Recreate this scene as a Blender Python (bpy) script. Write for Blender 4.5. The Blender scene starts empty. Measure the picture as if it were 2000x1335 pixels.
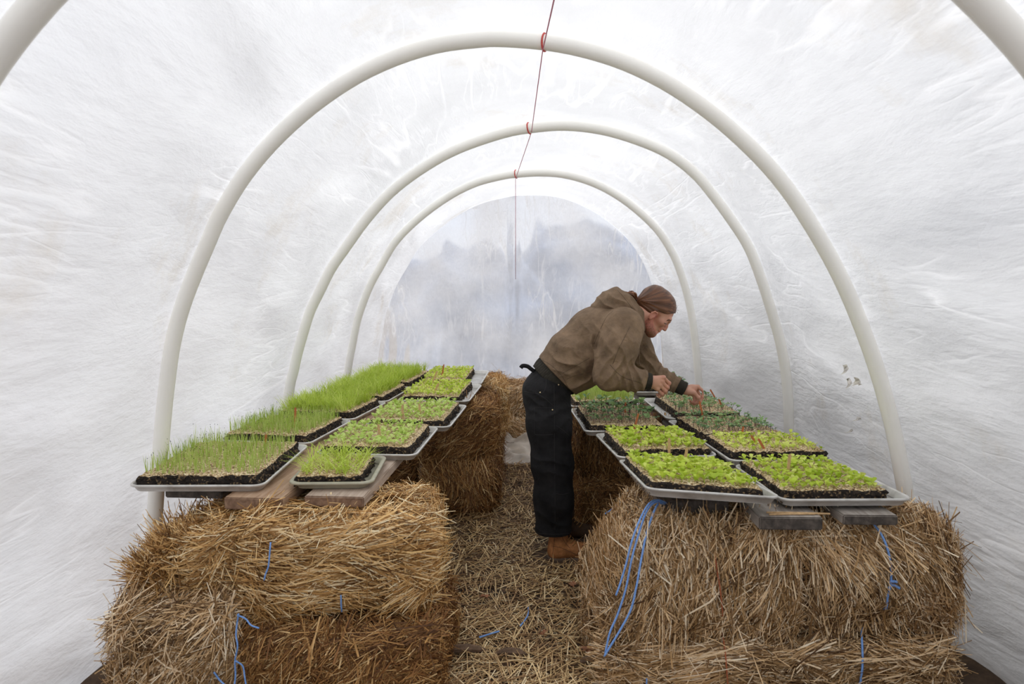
import bpy, math, random
import numpy as np
from mathutils import Vector, Matrix
from mathutils.bvhtree import BVHTree

S = bpy.context.scene
COL = S.collection
random.seed(7)
RNG = np.random.default_rng(7)

# ------------------------------------------------------------------ camera
F, CAMH = 1380.0, 1.45
PITCH = math.atan(90.5 / F)
cam = bpy.data.cameras.new('camera')
cam.sensor_fit = 'HORIZONTAL'
cam.sensor_width = 36.0
cam.lens = 36.0 * F / 2000.0
cam.clip_start = 0.02
cam.dof.use_dof = True
cam.dof.focus_distance = 3.7
cam.dof.aperture_fstop = 4.0
camo = bpy.data.objects.new('camera', cam)
COL.objects.link(camo)
camo.location = (0, 0, CAMH)
camo.rotation_euler = (math.pi / 2 - PITCH, 0, 0)
S.camera = camo

# ------------------------------------------------------------------ world: bright overcast sky
W = bpy.data.worlds.new('overcast_sky')
S.world = W
W.use_nodes = True
nt = W.node_tree
nt.nodes.clear()
n_out = nt.nodes.new('ShaderNodeOutputWorld')
n_bg = nt.nodes.new('ShaderNodeBackground')
n_tc = nt.nodes.new('ShaderNodeTexCoord')
n_sep = nt.nodes.new('ShaderNodeSeparateXYZ')
n_rmp = nt.nodes.new('ShaderNodeValToRGB')
n_rmp.color_ramp.elements[0].position = 0.0
n_rmp.color_ramp.elements[0].color = (0.70, 0.735, 0.81, 1)
n_rmp.color_ramp.elements[1].position = 0.9
n_rmp.color_ramp.elements[1].color = (1.08, 1.08, 1.10, 1)
nt.links.new(n_tc.outputs['Generated'], n_sep.inputs[0])
nt.links.new(n_sep.outputs['Z'], n_rmp.inputs[0])
nt.links.new(n_rmp.outputs[0], n_bg.inputs[0])
nt.links.new(n_bg.outputs[0], n_out.inputs[0])
n_bg.inputs[1].default_value = 1.6

# soft high sun behind the cloud
sun = bpy.data.lights.new('overcast_sun', 'SUN')
sun.energy = 0.7
sun.angle = math.radians(60)
sun.color = (1.0, 0.98, 0.95)
suno = bpy.data.objects.new('overcast_sun', sun)
COL.objects.link(suno)
suno.rotation_euler = (math.radians(-16), math.radians(6), 0)

S.view_settings.view_transform = 'Standard'
S.view_settings.look = 'None'
S.view_settings.exposure = -0.20
S.view_settings.gamma = 1.0
S.view_settings.use_curve_mapping = False
S.cycles.diffuse_bounces = 7
S.cycles.max_bounces = 14
S.cycles.transparent_max_bounces = 12

# ------------------------------------------------------------------ pixel -> place helpers
_f = np.array([0, math.cos(PITCH), -math.sin(PITCH)])
_u = np.array([0, math.sin(PITCH), math.cos(PITCH)])
_C = np.array([0, 0, CAMH])


def ray(px, py):
    return np.array([(px - 1000) / F, 0, 0]) + _f + (667.5 - py) / F * _u


def at(px, py, Y):
    r = ray(px, py)
    return _C + r * (Y / r[1])


def onz(px, py, Z):
    r = ray(px, py)
    return _C + r * ((Z - CAMH) / r[2])


def onplane(px, py, z0, y0, k):
    """meets the plane z = z0 + k (y - y0)"""
    r = ray(px, py)
    t = (z0 - k * y0 - CAMH) / (r[2] - k * r[1])
    return _C + r * t


# ------------------------------------------------------------------ object helpers
def mesh_obj(name, verts, faces, mats, parent=None, mat_idx=None, smooth=True, attr=None):
    me = bpy.data.meshes.new(name)
    if isinstance(verts, np.ndarray):
        verts = np.ascontiguousarray(verts, dtype=np.float32)
    if isinstance(faces, np.ndarray):
        nv, nf, k = len(verts), len(faces), faces.shape[1]
        me.vertices.add(nv)
        me.vertices.foreach_set('co', verts.ravel())
        me.loops.add(nf * k)
        me.loops.foreach_set('vertex_index', np.ascontiguousarray(faces, dtype=np.int32).ravel())
        me.polygons.add(nf)
        me.polygons.foreach_set('loop_start', np.arange(0, nf * k, k, dtype=np.int32))
        me.update(calc_edges=True)
        me.validate()
    else:
        me.from_pydata([tuple(v) for v in verts], [], [tuple(f) for f in faces])
    for m in (mats if isinstance(mats, (list, tuple)) else [mats]):
        me.materials.append(m)
    np_ = len(me.polygons)
    if mat_idx is not None:
        me.polygons.foreach_set('material_index', np.ascontiguousarray(mat_idx, dtype=np.int32))
    me.polygons.foreach_set('use_smooth', np.full(np_, smooth))
    if attr:
        for k, v in attr.items():
            a = me.attributes.new(k, 'FLOAT', 'POINT')
            a.data.foreach_set('value', np.ascontiguousarray(v, dtype=np.float32))
    me.update()
    o = bpy.data.objects.new(name, me)
    COL.objects.link(o)
    if parent is not None:
        o.parent = parent
    return o


def tag(o, label=None, cat=None, group=None, kind=None):
    if label:
        o['label'] = label
    if cat:
        o['category'] = cat
    if group:
        o['group'] = group
    if kind:
        o['kind'] = kind
    return o


def empty(name, loc=(0, 0, 0)):
    o = bpy.data.objects.new(name, None)
    COL.objects.link(o)
    o.location = loc
    return o


def tube(pts, rad, seg=8, closed=False):
    """verts, faces of a tube along pts"""
    pts = np.asarray(pts, float)
    n = len(pts)
    rad = np.broadcast_to(np.asarray(rad, float), (n,))
    tan = np.gradient(pts, axis=0)
    tan /= np.linalg.norm(tan, axis=1)[:, None] + 1e-12
    ref = np.array([0.31, 0.2, 0.93])
    V, Fc = [], []
    nrm = None
    for i in range(n):
        t = tan[i]
        if nrm is None:
            nrm = np.cross(t, ref)
        nrm = nrm - t * np.dot(nrm, t)
        nrm /= np.linalg.norm(nrm) + 1e-12
        b = np.cross(t, nrm)
        for j in range(seg):
            a = 2 * math.pi * j / seg
            V.append(pts[i] + rad[i] * (math.cos(a) * nrm + math.sin(a) * b))
    for i in range(n - 1):
        for j in range(seg):
            k = (j + 1) % seg
            Fc.append((i * seg + j, i * seg + k, (i + 1) * seg + k, (i + 1) * seg + j))
    Fc.append(tuple(range(seg))[::-1])
    Fc.append(tuple((n - 1) * seg + j for j in range(seg)))
    return V, Fc


def spline(pts, n):
    """Catmull-Rom resample of control points to n points"""
    P = np.asarray(pts, float)
    P = np.vstack([2 * P[0] - P[1], P, 2 * P[-1] - P[-2]])
    m = len(P) - 3
    out = []
    for i in range(n):
        t = i / (n - 1) * m
        k = min(int(t), m - 1)
        u = t - k
        a, b, c, d = P[k], P[k + 1], P[k + 2], P[k + 3]
        out.append(0.5 * ((2 * b) + (-a + c) * u + (2 * a - 5 * b + 4 * c - d) * u * u + (-a + 3 * b - 3 * c + d) * u ** 3))
    return np.array(out)


def arclen(P, n):
    d = np.r_[0, np.cumsum(np.linalg.norm(np.diff(P, axis=0), axis=1))]
    s = np.linspace(0, d[-1], n)
    return np.stack([np.interp(s, d, P[:, k]) for k in range(P.shape[1])], 1)


# smooth value noise on arrays
_LAT = RNG.random((32, 32, 32)).astype(np.float32)


def vnoise(p, scale):
    q = p * scale
    i = np.floor(q).astype(int)
    f = (q - i).astype(np.float32)
    f = f * f * (3 - 2 * f)
    i %= 32
    j = (i + 1) % 32
    r = 0
    for dx in (0, 1):
        for dy in (0, 1):
            for dz in (0, 1):
                w = (f[..., 0] if dx else 1 - f[..., 0]) * (f[..., 1] if dy else 1 - f[..., 1]) * (f[..., 2] if dz else 1 - f[..., 2])
                r = r + w * _LAT[(j if dx else i)[..., 0], (j if dy else i)[..., 1], (j if dz else i)[..., 2]]
    return r * 2 - 1


# ------------------------------------------------------------------ materials
def new_mat(name):
    m = bpy.data.materials.new(name)
    m.use_nodes = True
    n = m.node_tree.nodes
    b = n.get('Principled BSDF')
    return m, m.node_tree, b


def ramp(t, els):
    r = t.nodes.new('ShaderNodeValToRGB')
    e = r.color_ramp.elements
    while len(e) < len(els):
        e.new(0.5)
    for k, (p, c) in enumerate(els):
        e[k].position = p
        e[k].color = (*c, 1)
    return r


def tex(t, kind, scale, coord='Object', detail=4, rough=0.55, stretch=None, distortion=0.0, rot=None):
    tc = t.nodes.new('ShaderNodeTexCoord')
    mp = t.nodes.new('ShaderNodeMapping')
    if stretch:
        mp.inputs['Scale'].default_value = stretch
    if rot:
        mp.inputs['Rotation'].default_value = rot
    t.links.new(tc.outputs[coord], mp.inputs[0])
    if kind == 'noise':
        x = t.nodes.new('ShaderNodeTexNoise')
        x.inputs['Detail'].default_value = detail
        x.inputs['Roughness'].default_value = rough
        x.inputs['Distortion'].default_value = distortion
    else:
        x = t.nodes.new('ShaderNodeTexVoronoi')
    x.inputs['Scale'].default_value = scale
    t.links.new(mp.outputs[0], x.inputs['Vector'])
    return x


def bump(t, b, src, strength, dist=0.01):
    bp = t.nodes.new('ShaderNodeBump')
    bp.inputs['Strength'].default_value = strength
    bp.inputs['Distance'].default_value = dist
    t.links.new(src, bp.inputs['Height'])
    t.links.new(bp.outputs[0], b.inputs['Normal'])
    return bp


def simple(name, col, rough=0.6, noise=0.0, nscale=30, metallic=0.0, bumpv=0.0, spec=0.4, stretch=None):
    m, t, b = new_mat(name)
    b.inputs['Roughness'].default_value = rough
    b.inputs['Metallic'].default_value = metallic
    b.inputs['Specular IOR Level'].default_value = spec
    if noise or bumpv:
        x = tex(t, 'noise', nscale, detail=5, stretch=stretch)
        lo = tuple(max(0, c * (1 - noise)) for c in col)
        hi = tuple(min(1, c * (1 + noise)) for c in col)
        r = ramp(t, [(0.3, lo), (0.7, hi)])
        t.links.new(x.outputs[0], r.inputs[0])
        t.links.new(r.outputs[0], b.inputs['Base Color'])
        if bumpv:
            bump(t, b, x.outputs[0], bumpv)
    else:
        b.inputs['Base Color'].default_value = (*col, 1)
    return m


def attr_mat(name, els, rough=0.6, attr='t', transl=0.0, spec=0.3):
    m, t, b = new_mat(name)
    a = t.nodes.new('ShaderNodeAttribute')
    a.attribute_name = attr
    r = ramp(t, els)
    t.links.new(a.outputs['Fac'], r.inputs[0])
    t.links.new(r.outputs[0], b.inputs['Base Color'])
    b.inputs['Roughness'].default_value = rough
    b.inputs['Specular IOR Level'].default_value = spec
    if transl:
        tr = t.nodes.new('ShaderNodeBsdfTranslucent')
        t.links.new(r.outputs[0], tr.inputs[0])
        mx = t.nodes.new('ShaderNodeMixShader')
        mx.inputs[0].default_value = transl
        out = t.nodes.get('Material Output')
        t.links.new(b.outputs[0], mx.inputs[1])
        t.links.new(tr.outputs[0], mx.inputs[2])
        t.links.new(mx.outputs[0], out.inputs[0])
    return m


M = {}
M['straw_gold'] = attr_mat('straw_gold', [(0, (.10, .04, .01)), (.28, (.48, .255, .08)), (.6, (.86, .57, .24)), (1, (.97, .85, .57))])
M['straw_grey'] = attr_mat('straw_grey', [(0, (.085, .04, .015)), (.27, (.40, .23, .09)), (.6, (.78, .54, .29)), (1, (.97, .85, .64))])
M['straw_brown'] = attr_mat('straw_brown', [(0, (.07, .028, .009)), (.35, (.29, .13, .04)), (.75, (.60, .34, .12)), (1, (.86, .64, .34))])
M['straw_core'] = simple('straw_core', (.14, .07, .025), .9, .5, 60)  # core coloured dark to give the gaps between stalks their shade
M['litter'] = attr_mat('straw_litter', [(0, (.13, .07, .035)), (.35, (.40, .24, .105)), (.75, (.74, .53, .26)), (1, (.93, .79, .52))])
M['pvc'] = simple('pvc', (.93, .915, .86), .35, .02, 6, spec=.5)
M['twine_blue'] = simple('twine_blue', (.20, .38, .78), .6, .25, 200)
M['twine_red'] = simple('twine_red', (.55, .07, .06), .6, .2, 200)
M['twine_rust'] = simple('twine_rust', (.42, .12, .05), .7, .2, 200)
M['twine_pink'] = simple('twine_pink', (.45, .10, .16), .6, .1, 200)
M['marker_wood'] = simple('marker_wood', (.58, .38, .19), .7, .2, 80)
M['marker_orange'] = simple('marker_orange', (.48, .15, .05), .7, .25, 120)
M['leaf_dead'] = simple('leaf_dead', (.33, .15, .075), .7, .3, 40)
M['bark'] = simple('bark', (.15, .095, .06), .9, .4, 40, bumpv=.5)
M['tarp'] = simple('tarp', (.50, .44, .37), .5, .2, 9, bumpv=.4)
M['lettuce'] = attr_mat('lettuce_leaf', [(0, (.36, .50, .03)), (.5, (.60, .74, .09)), (1, (.78, .85, .24))], .5, transl=.3)
M['lettuce_cool'] = attr_mat('lettuce_cool_leaf', [(0, (.36, .52, .08)), (.5, (.54, .71, .17)), (1, (.72, .83, .32))], .5, transl=.3)
M['chive'] = attr_mat('chive_leaf', [(0, (.30, .44, .06)), (.5, (.48, .62, .13)), (1, (.66, .77, .28))], .5, transl=.3)
M['dill'] = attr_mat('dill_leaf', [(0, (.34, .48, .03)), (.5, (.54, .69, .08)), (1, (.72, .81, .22))], .5, transl=.3)
M['brassica'] = attr_mat('brassica_leaf', [(0, (.11, .20, .085)), (.5, (.19, .34, .14)), (1, (.36, .50, .18))], .5, transl=.2)
M['stem_purple'] = simple('stem_purple', (.16, .05, .09), .6)
m, t, b = new_mat('potting_soil')
v = tex(t, 'voronoi', 150)
sx_ = t.nodes.new('ShaderNodeSeparateXYZ')
t.links.new(v.outputs['Color'], sx_.inputs[0])
r = ramp(t, [(0, (.012, .008, .006)), (.6, (.032, .022, .016)), (.84, (.06, .04, .026)), (.93, (.30, .20, .10))])
t.links.new(sx_.outputs[0], r.inputs[0])
t.links.new(r.outputs[0], b.inputs['Base Color'])
b.inputs['Roughness'].default_value = .95
x = tex(t, 'noise', 90, detail=6, rough=.7)
bump(t, b, x.outputs[0], 1.0, .012)
M['soil'] = m
M['seed_tip'] = simple('seed_tip', (.02, .02, .018), .8)

# vermiculite: little tan flakes
m, t, b = new_mat('vermiculite')
v = tex(t, 'voronoi', 190)
r = ramp(t, [(0, (.10, .055, .022)), (.25, (.36, .23, .10)), (.6, (.62, .46, .24)), (1, (.90, .78, .54))])
sx_ = t.nodes.new('ShaderNodeSeparateXYZ')
t.links.new(v.outputs['Color'], sx_.inputs[0])
t.links.new(sx_.outputs[0], r.inputs[0])
t.links.new(r.outputs[0], b.inputs['Base Color'])
b.inputs['Roughness'].default_value = .85
bump(t, b, v.outputs['Distance'], .6, .004)
M['vermiculite'] = m

# worn aluminium
m, t, b = new_mat('worn_aluminium')
x = tex(t, 'noise', 14, detail=6)
r = ramp(t, [(.25, (.36, .335, .30)), (.5, (.66, .645, .61)), (.8, (.80, .79, .765))])
t.links.new(x.outputs[0], r.inputs[0])
t.links.new(r.outputs[0], b.inputs['Base Color'])
b.inputs['Metallic'].default_value = .3
b.inputs['Roughness'].default_value = .42
M['alu'] = m
M['tray_olive'] = simple('tray_olive', (.42, .40, .30), .5, .15, 20)

# planks
def wood(name, c0, c1, c2):
    m, t, b = new_mat(name)
    x = tex(t, 'noise', 9, stretch=(5, .45, 5), detail=7, rough=.6, distortion=.6)
    r = ramp(t, [(.25, c0), (.5, c1), (.75, c2)])
    t.links.new(x.outputs[0], r.inputs[0])
    t.links.new(r.outputs[0], b.inputs['Base Color'])
    b.inputs['Roughness'].default_value = .8
    bump(t, b, x.outputs[0], .3, .006)
    return m


M['wood_warm'] = wood('plank_warm', (.20, .11, .06), (.40, .26, .16), (.55, .40, .28))
M['wood_pale'] = wood('plank_pale', (.24, .17, .12), (.46, .36, .28), (.60, .50, .41))
M['wood_dark'] = wood('plank_dark', (.07, .05, .035), (.17, .125, .09), (.27, .21, .155))
M['wood_grey'] = wood('plank_grey', (.15, .125, .105), (.33, .29, .25), (.48, .44, .40))

M['end_brown'] = wood('end_grain_brown', (.11, .06, .035), (.22, .13, .08), (.34, .22, .14))
M['end_dark'] = wood('end_grain_dark', (.03, .024, .02), (.07, .056, .046), (.14, .115, .092))

# person materials
def fabric(name, base, spread, scale, bumpv, rough=.85, crumple=.3):
    m, t, b = new_mat(name)
    x = tex(t, 'noise', scale, detail=6, rough=.65)
    r = ramp(t, [(.28, tuple(c * (1 - spread) for c in base)), (.5, base), (.72, tuple(min(1, c * (1 + spread)) for c in base)), (.86, tuple(min(1, c * (1 + spread * 2.2)) for c in base))])
    t.links.new(x.outputs[0], r.inputs[0])
    t.links.new(r.outputs[0], b.inputs['Base Color'])
    b.inputs['Roughness'].default_value = rough
    b.inputs['Specular IOR Level'].default_value = .2
    w = tex(t, 'noise', 420, detail=2)
    b1 = bump(t, b, w.outputs[0], bumpv, .002)
    cw = tex(t, 'noise', 22, detail=5, rough=.55, distortion=.8)
    b2 = t.nodes.new('ShaderNodeBump')
    b2.inputs['Strength'].default_value = crumple
    b2.inputs['Distance'].default_value = .016
    t.links.new(cw.outputs[0], b2.inputs['Height'])
    t.links.new(b2.outputs[0], b1.inputs['Normal'])
    return m


M['jacket'] = fabric('canvas_jacket', (.198, .134, .084), .42, 10, .25, .85, .6)
M['rib'] = fabric('ribbed_knit', (.033, .029, .022), .2, 30, .3)
M['trouser'] = fabric('black_duck_trousers', (.0125, .012, .0125), .75, 9, .3)
M['boot'] = fabric('tan_boot_leather', (.44, .19, .07), .5, 22, .2, .6)
M['boot_dark'] = fabric('dark_boot_leather', (.07, .04, .022), .3, 16, .2, .6)
M['sole'] = fabric('boot_sole', (.15, .105, .075), .3, 30, .3)
M['stitch'] = simple('jacket_stitch', (.075, .052, .033), .9)
M['stitch_black'] = simple('trouser_stitch', (.028, .026, .026), .9)
M['brass'] = simple('brass', (.75, .60, .35), .35, metallic=.9)
M['lace'] = simple('boot_lace', (.35, .19, .06), .8)
M['eye_white'] = simple('eye_white', (.55, .5, .47), .3)
m, t, b = new_mat('hair')
x = tex(t, 'noise', 26, stretch=(1, 1, 1), detail=4)
a = t.nodes.new('ShaderNodeAttribute')
a.attribute_name = 't'
r = ramp(t, [(0, (.03, .012, .005)), (.5, (.115, .044, .017)), (1, (.25, .105, .045))])
t.links.new(a.outputs['Fac'], r.inputs[0])
t.links.new(r.outputs[0], b.inputs['Base Color'])
b.inputs['Roughness'].default_value = .42
M['hair'] = m
M['skin'] = None
m, t, b = new_mat('skin')
a = t.nodes.new('ShaderNodeAttribute')
a.attribute_name = 't'
r = ramp(t, [(0, (.58, .315, .215)), (.35, (.52, .22, .15)), (.5, (.46, .155, .115)), (.75, (.22, .105, .06)), (1, (.12, .055, .03))])
t.links.new(a.outputs['Fac'], r.inputs[0])
t.links.new(r.outputs[0], b.inputs['Base Color'])
b.inputs['Roughness'].default_value = .5
b.inputs['Subsurface Weight'].default_value = .12
b.inputs['Subsurface Radius'].default_value = (.012, .004, .002)
b.inputs['Subsurface Scale'].default_value = .5
x = tex(t, 'noise', 160, detail=3)
bump(t, b, x.outputs[0], .15, .002)
M['skin'] = m


# polyethylene film
def film(name, clear, dirt, wr, streak, rough, body):
    m, t, b = new_mat(name)
    t.nodes.remove(b)
    out = t.nodes.get('Material Output')

    def math_(op, a, b_=None, c=None, clamp=False):
        n = t.nodes.new('ShaderNodeMath')
        n.operation = op
        n.use_clamp = clamp
        for k, v in enumerate((a, b_, c)):
            if v is None:
                continue
            if isinstance(v, (int, float)):
                n.inputs[k].default_value = v
            else:
                t.links.new(v, n.inputs[k])
        return n.outputs[0]

    def crease(scale, stretch, width, dist=.25, rot=None):
        n = tex(t, 'noise', scale, detail=3, rough=.5, stretch=stretch, distortion=dist, rot=rot)
        a = math_('ABSOLUTE', math_('SUBTRACT', n.outputs[0], .5))
        return math_('SUBTRACT', 1.0, math_('DIVIDE', a, width), clamp=True)

    # milky sheet with dried mud blotches and faint grime
    g = tex(t, 'noise', 1.5, detail=10, rough=.70)
    gr = ramp(t, [(.55, (.93, .932, .94)), (.68, (.90 - .10 * dirt, .895 - .15 * dirt, .90 - .24 * dirt)), (.84, (.90 - .25 * dirt, .89 - .36 * dirt, .89 - .50 * dirt))])
    t.links.new(g.outputs[0], gr.inputs[0])
    # pale scuffed creases
    c1 = crease(streak[0], streak[1], .022, .3, streak[2])
    c2 = crease(streak[0] * 2.6, streak[1], .035, .5, streak[3])
    msk = tex(t, 'noise', 1.4, detail=2)
    mr = ramp(t, [(.42, (0, 0, 0)), (.60, (1, 1, 1))])
    t.links.new(msk.outputs[0], mr.inputs[0])
    cr_ = math_('MULTIPLY', math_('MAXIMUM', c1, math_('MULTIPLY', c2, .5)), mr.outputs[0])
    alb = t.nodes.new('ShaderNodeMix')
    alb.data_type = 'RGBA'
    t.links.new(math_('MULTIPLY', cr_, .7), alb.inputs[0])
    t.links.new(gr.outputs[0], alb.inputs[6])
    alb.inputs[7].default_value = (.97, .97, .975, 1)
    col = alb.outputs[2]
    tr = t.nodes.new('ShaderNodeBsdfTranslucent')
    df = t.nodes.new('ShaderNodeBsdfDiffuse')
    gl = t.nodes.new('ShaderNodeBsdfGlossy')
    gl.inputs['Roughness'].default_value = .35
    tp = t.nodes.new('ShaderNodeBsdfRefraction')
    tp.inputs['IOR'].default_value = 1.25
    tp.inputs['Roughness'].default_value = rough
    tp.inputs[0].default_value = (.93, .95, .98, 1)
    t.links.new(col, tr.inputs[0])
    t.links.new(col, df.inputs[0])
    w1 = tex(t, 'noise', 4, detail=8, rough=.58, stretch=streak[4], distortion=.2, rot=streak[3])
    w2 = tex(t, 'noise', 22, detail=5, rough=.6, stretch=(1, .6, 1.1), distortion=.3)
    hgt = math_('ADD', math_('MULTIPLY_ADD', w2.outputs[0], .10, w1.outputs[0]), math_('MULTIPLY', cr_, .10))
    bp = t.nodes.new('ShaderNodeBump')
    bp.inputs['Strength'].default_value = wr
    bp.inputs['Distance'].default_value = .06
    t.links.new(hgt, bp.inputs['Height'])
    for s_ in (tr, df, gl):
        t.links.new(bp.outputs[0], s_.inputs['Normal'])
    mx1 = t.nodes.new('ShaderNodeMixShader')
    mx1.inputs[0].default_value = body
    t.links.new(tr.outputs[0], mx1.inputs[1])
    t.links.new(df.outputs[0], mx1.inputs[2])
    mx2 = t.nodes.new('ShaderNodeMixShader')
    mx2.inputs[0].default_value = .05
    t.links.new(mx1.outputs[0], mx2.inputs[1])
    t.links.new(gl.outputs[0], mx2.inputs[2])
    # how clear the sheet is, patch by patch
    c = tex(t, 'noise', 1.3, detail=5, rough=.6)
    cr = ramp(t, [(.36, (clear * .25,) * 3), (.66, (clear,) * 3)])
    t.links.new(c.outputs[0], cr.inputs[0])
    fac = math_('MULTIPLY', cr.outputs[0], math_('SUBTRACT', 1.0, cr_), clamp=True)
    mx3 = t.nodes.new('ShaderNodeMixShader')
    t.links.new(fac, mx3.inputs[0])
    t.links.new(mx2.outputs[0], mx3.inputs[1])
    t.links.new(tp.outputs[0], mx3.inputs[2])
    t.links.new(mx3.outputs[0], out.inputs[0])
    return m


M['film'] = film('film_cover', .15, .5, .5, (1.6, (2.0, .28, 2.0), (.30, 0, .1), (-.25, 0, -.1), (1.4, .4, 1.4)), .5, .28)
M['film_end'] = film('film_end_wall', .58, .10, .6, (2.4, (1.8, 1, .4), (0, .15, 0), (0, -.35, 0), (1.4, 1, .5)), .15, .10)

M['flap'] = simple('torn_film', (.80, .76, .70), .4, .2, 60)

# ground
m, t, b = new_mat('dirt_floor')
x = tex(t, 'noise', 7, detail=9, rough=.7)
r = ramp(t, [(.3, (.04, .024, .014)), (.5, (.10, .062, .036)), (.7, (.19, .12, .066))])
t.links.new(x.outputs[0], r.inputs[0])
t.links.new(r.outputs[0], b.inputs['Base Color'])
b.inputs['Roughness'].default_value = .95
bump(t, b, x.outputs[0], .8, .03)
M['dirt'] = m
M['field'] = simple('field_ground', (.23, .18, .135), .95, .3, .8)
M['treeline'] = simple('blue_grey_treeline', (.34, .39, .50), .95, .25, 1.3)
M['bank'] = simple('shade_bank_dark', (.085, .07, .05), .95, .4, 2)

# ================================================================== SETTING
# hoops, traced from left foot over the top to right foot, each in its own upright plane
H1 = [(290, 1262), (298, 1090), (306, 952), (314, 873), (320, 806), (327, 742), (336, 678), (351, 615), (372, 555), (403, 481), (431, 418), (477, 343), (537, 272), (612, 205), (695, 149), (777, 111), (859, 87), (942, 77), (980, 76), (1060, 82), (1137, 96), (1220, 122), (1302, 162), (1377, 212), (1441, 265), (1504, 328), (1556, 395), (1610, 482), (1648, 555), (1677, 623), (1705, 698), (1728, 773), (1747, 849), (1761, 920), (1776, 1004), (1796, 1120), (1815, 1262)]
H2 = [(545, 1032), (552, 880), (565, 761), (572, 731), (581, 690), (593, 648), (606, 607), (626, 566), (647, 524), (677, 481), (717, 426), (766, 373), (826, 328), (893, 291), (979, 261), (1036, 250), (1104, 245), (1175, 253), (1242, 272), (1306, 300), (1358, 340), (1396, 385), (1429, 430), (1460, 478), (1480, 526), (1497, 576), (1510, 618), (1522, 660), (1533, 715), (1539, 773), (1541, 836), (1545, 930), (1548, 1032)]
H3 = [(665, 916), (670, 800), (680, 720), (689, 670), (699, 622), (713, 581), (726, 551), (744, 519), (773, 471), (818, 426), (874, 385), (927, 358), (979, 344), (1006, 340), (1055, 337), (1104, 341), (1156, 356), (1205, 381), (1250, 415), (1287, 452), (1313, 493), (1326, 523), (1338, 560), (1350, 610), (1358, 670), (1364, 740), (1370, 830), (1374, 916)]
Y1, Y2, Y3, Y0 = 2.92, 4.41, 5.90, 1.51
hoops = []
for tr_, Yh in ((H1, Y1), (H2, Y2), (H3, Y3)):
    hoops.append(arclen(spline([at(px, py, Yh) for px, py in tr_], 240), 121))
h0 = hoops[0].copy()
h0[:, 1] = Y0
h0[:, 0] += .01
hm1 = h0.copy()
hm1[:, 1] = 0.02
hm2 = h0.copy()
hm2[:, 1] = -1.5
h4 = hoops[2].copy()
h4[:, 1] = 7.45
names = ['white plastic pipe hoop nearest the camera, cropped by the frame', 'largest full white pipe arch, above the nearest straw bales', 'middle white pipe arch behind the bending worker', 'smallest white pipe arch just before the end wall of film']
for hp, lb in zip([h0] + hoops, names):
    Vv, Ff = tube(hp, .0315, 18)
    tag(mesh_obj('pipe_hoop', Vv, Ff, M['pvc']), lb, 'pipe', 'white pipe hoops')

# film cover: lofted over the hoops, a little outside them, wrinkled between
prof = [hm2, hm1, h0] + hoops + [h4]
NA, NB = 121, 40
rows, ys = [], []
for a in range(len(prof) - 1):
    for k in range(NB):
        u = k / NB
        p = prof[a] * (1 - u) + prof[a + 1] * u
        rows.append(p)
        ys.append((a, u))
rows.append(prof[-1])
ys.append((len(prof) - 1, 0))
G = np.array(rows)
cen = np.array([.03, 0, 1.0])
dirv = G - cen
dirv[..., 1] = 0
dirv /= np.linalg.norm(dirv, axis=-1)[..., None]
uu = np.array([y[1] for y in ys])[:, None]
aa = np.linspace(0, 1, NA)[None, :]
sagw = np.sin(np.pi * uu)
off = .036 - .035 * sagw * (.5 + .5 * np.sin(math.pi * aa))
n1 = vnoise(np.stack([aa * 60 + 0 * uu, G[..., 1] * 1.2 + aa * 9, 0 * aa + 0 * uu], -1), .35)
n2 = vnoise(np.stack([aa * 40 + 0 * uu, G[..., 1] * 3.0, 5 + 0 * aa + 0 * uu], -1), .8)
# diagonal tension folds running down from each hoop on the sides
fold = np.sin(aa * 70 + G[..., 1] * 5.0 + 2.5 * n1) * (.25 + .75 * np.abs(aa - .5) * 2)
off = off + sagw * (.045 * n1 + .014 * n2 + .013 * fold) + .003 * n2
G = G + dirv * off[..., None]
G[..., 0] += np.sign(G[..., 0] - .03) * np.clip(1 - G[..., 2] / .9, 0, 1) * .13 * sagw
nR = len(G)
idx = np.arange(nR * NA).reshape(nR, NA)
faces = np.stack([idx[:-1, :-1], idx[:-1, 1:], idx[1:, 1:], idx[1:, :-1]], -1).reshape(-1, 4)
tag(mesh_obj('ceiling', G.reshape(-1, 3), faces, M['film']), 'milky plastic film stretched over the pipe hoops', 'plastic cover', kind='structure')

# torn flaps hanging from holes in the right side
def film_hit(px, py):
    return fbvh.ray_cast(Vector(_C), Vector(ray(px, py)).normalized())


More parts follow.
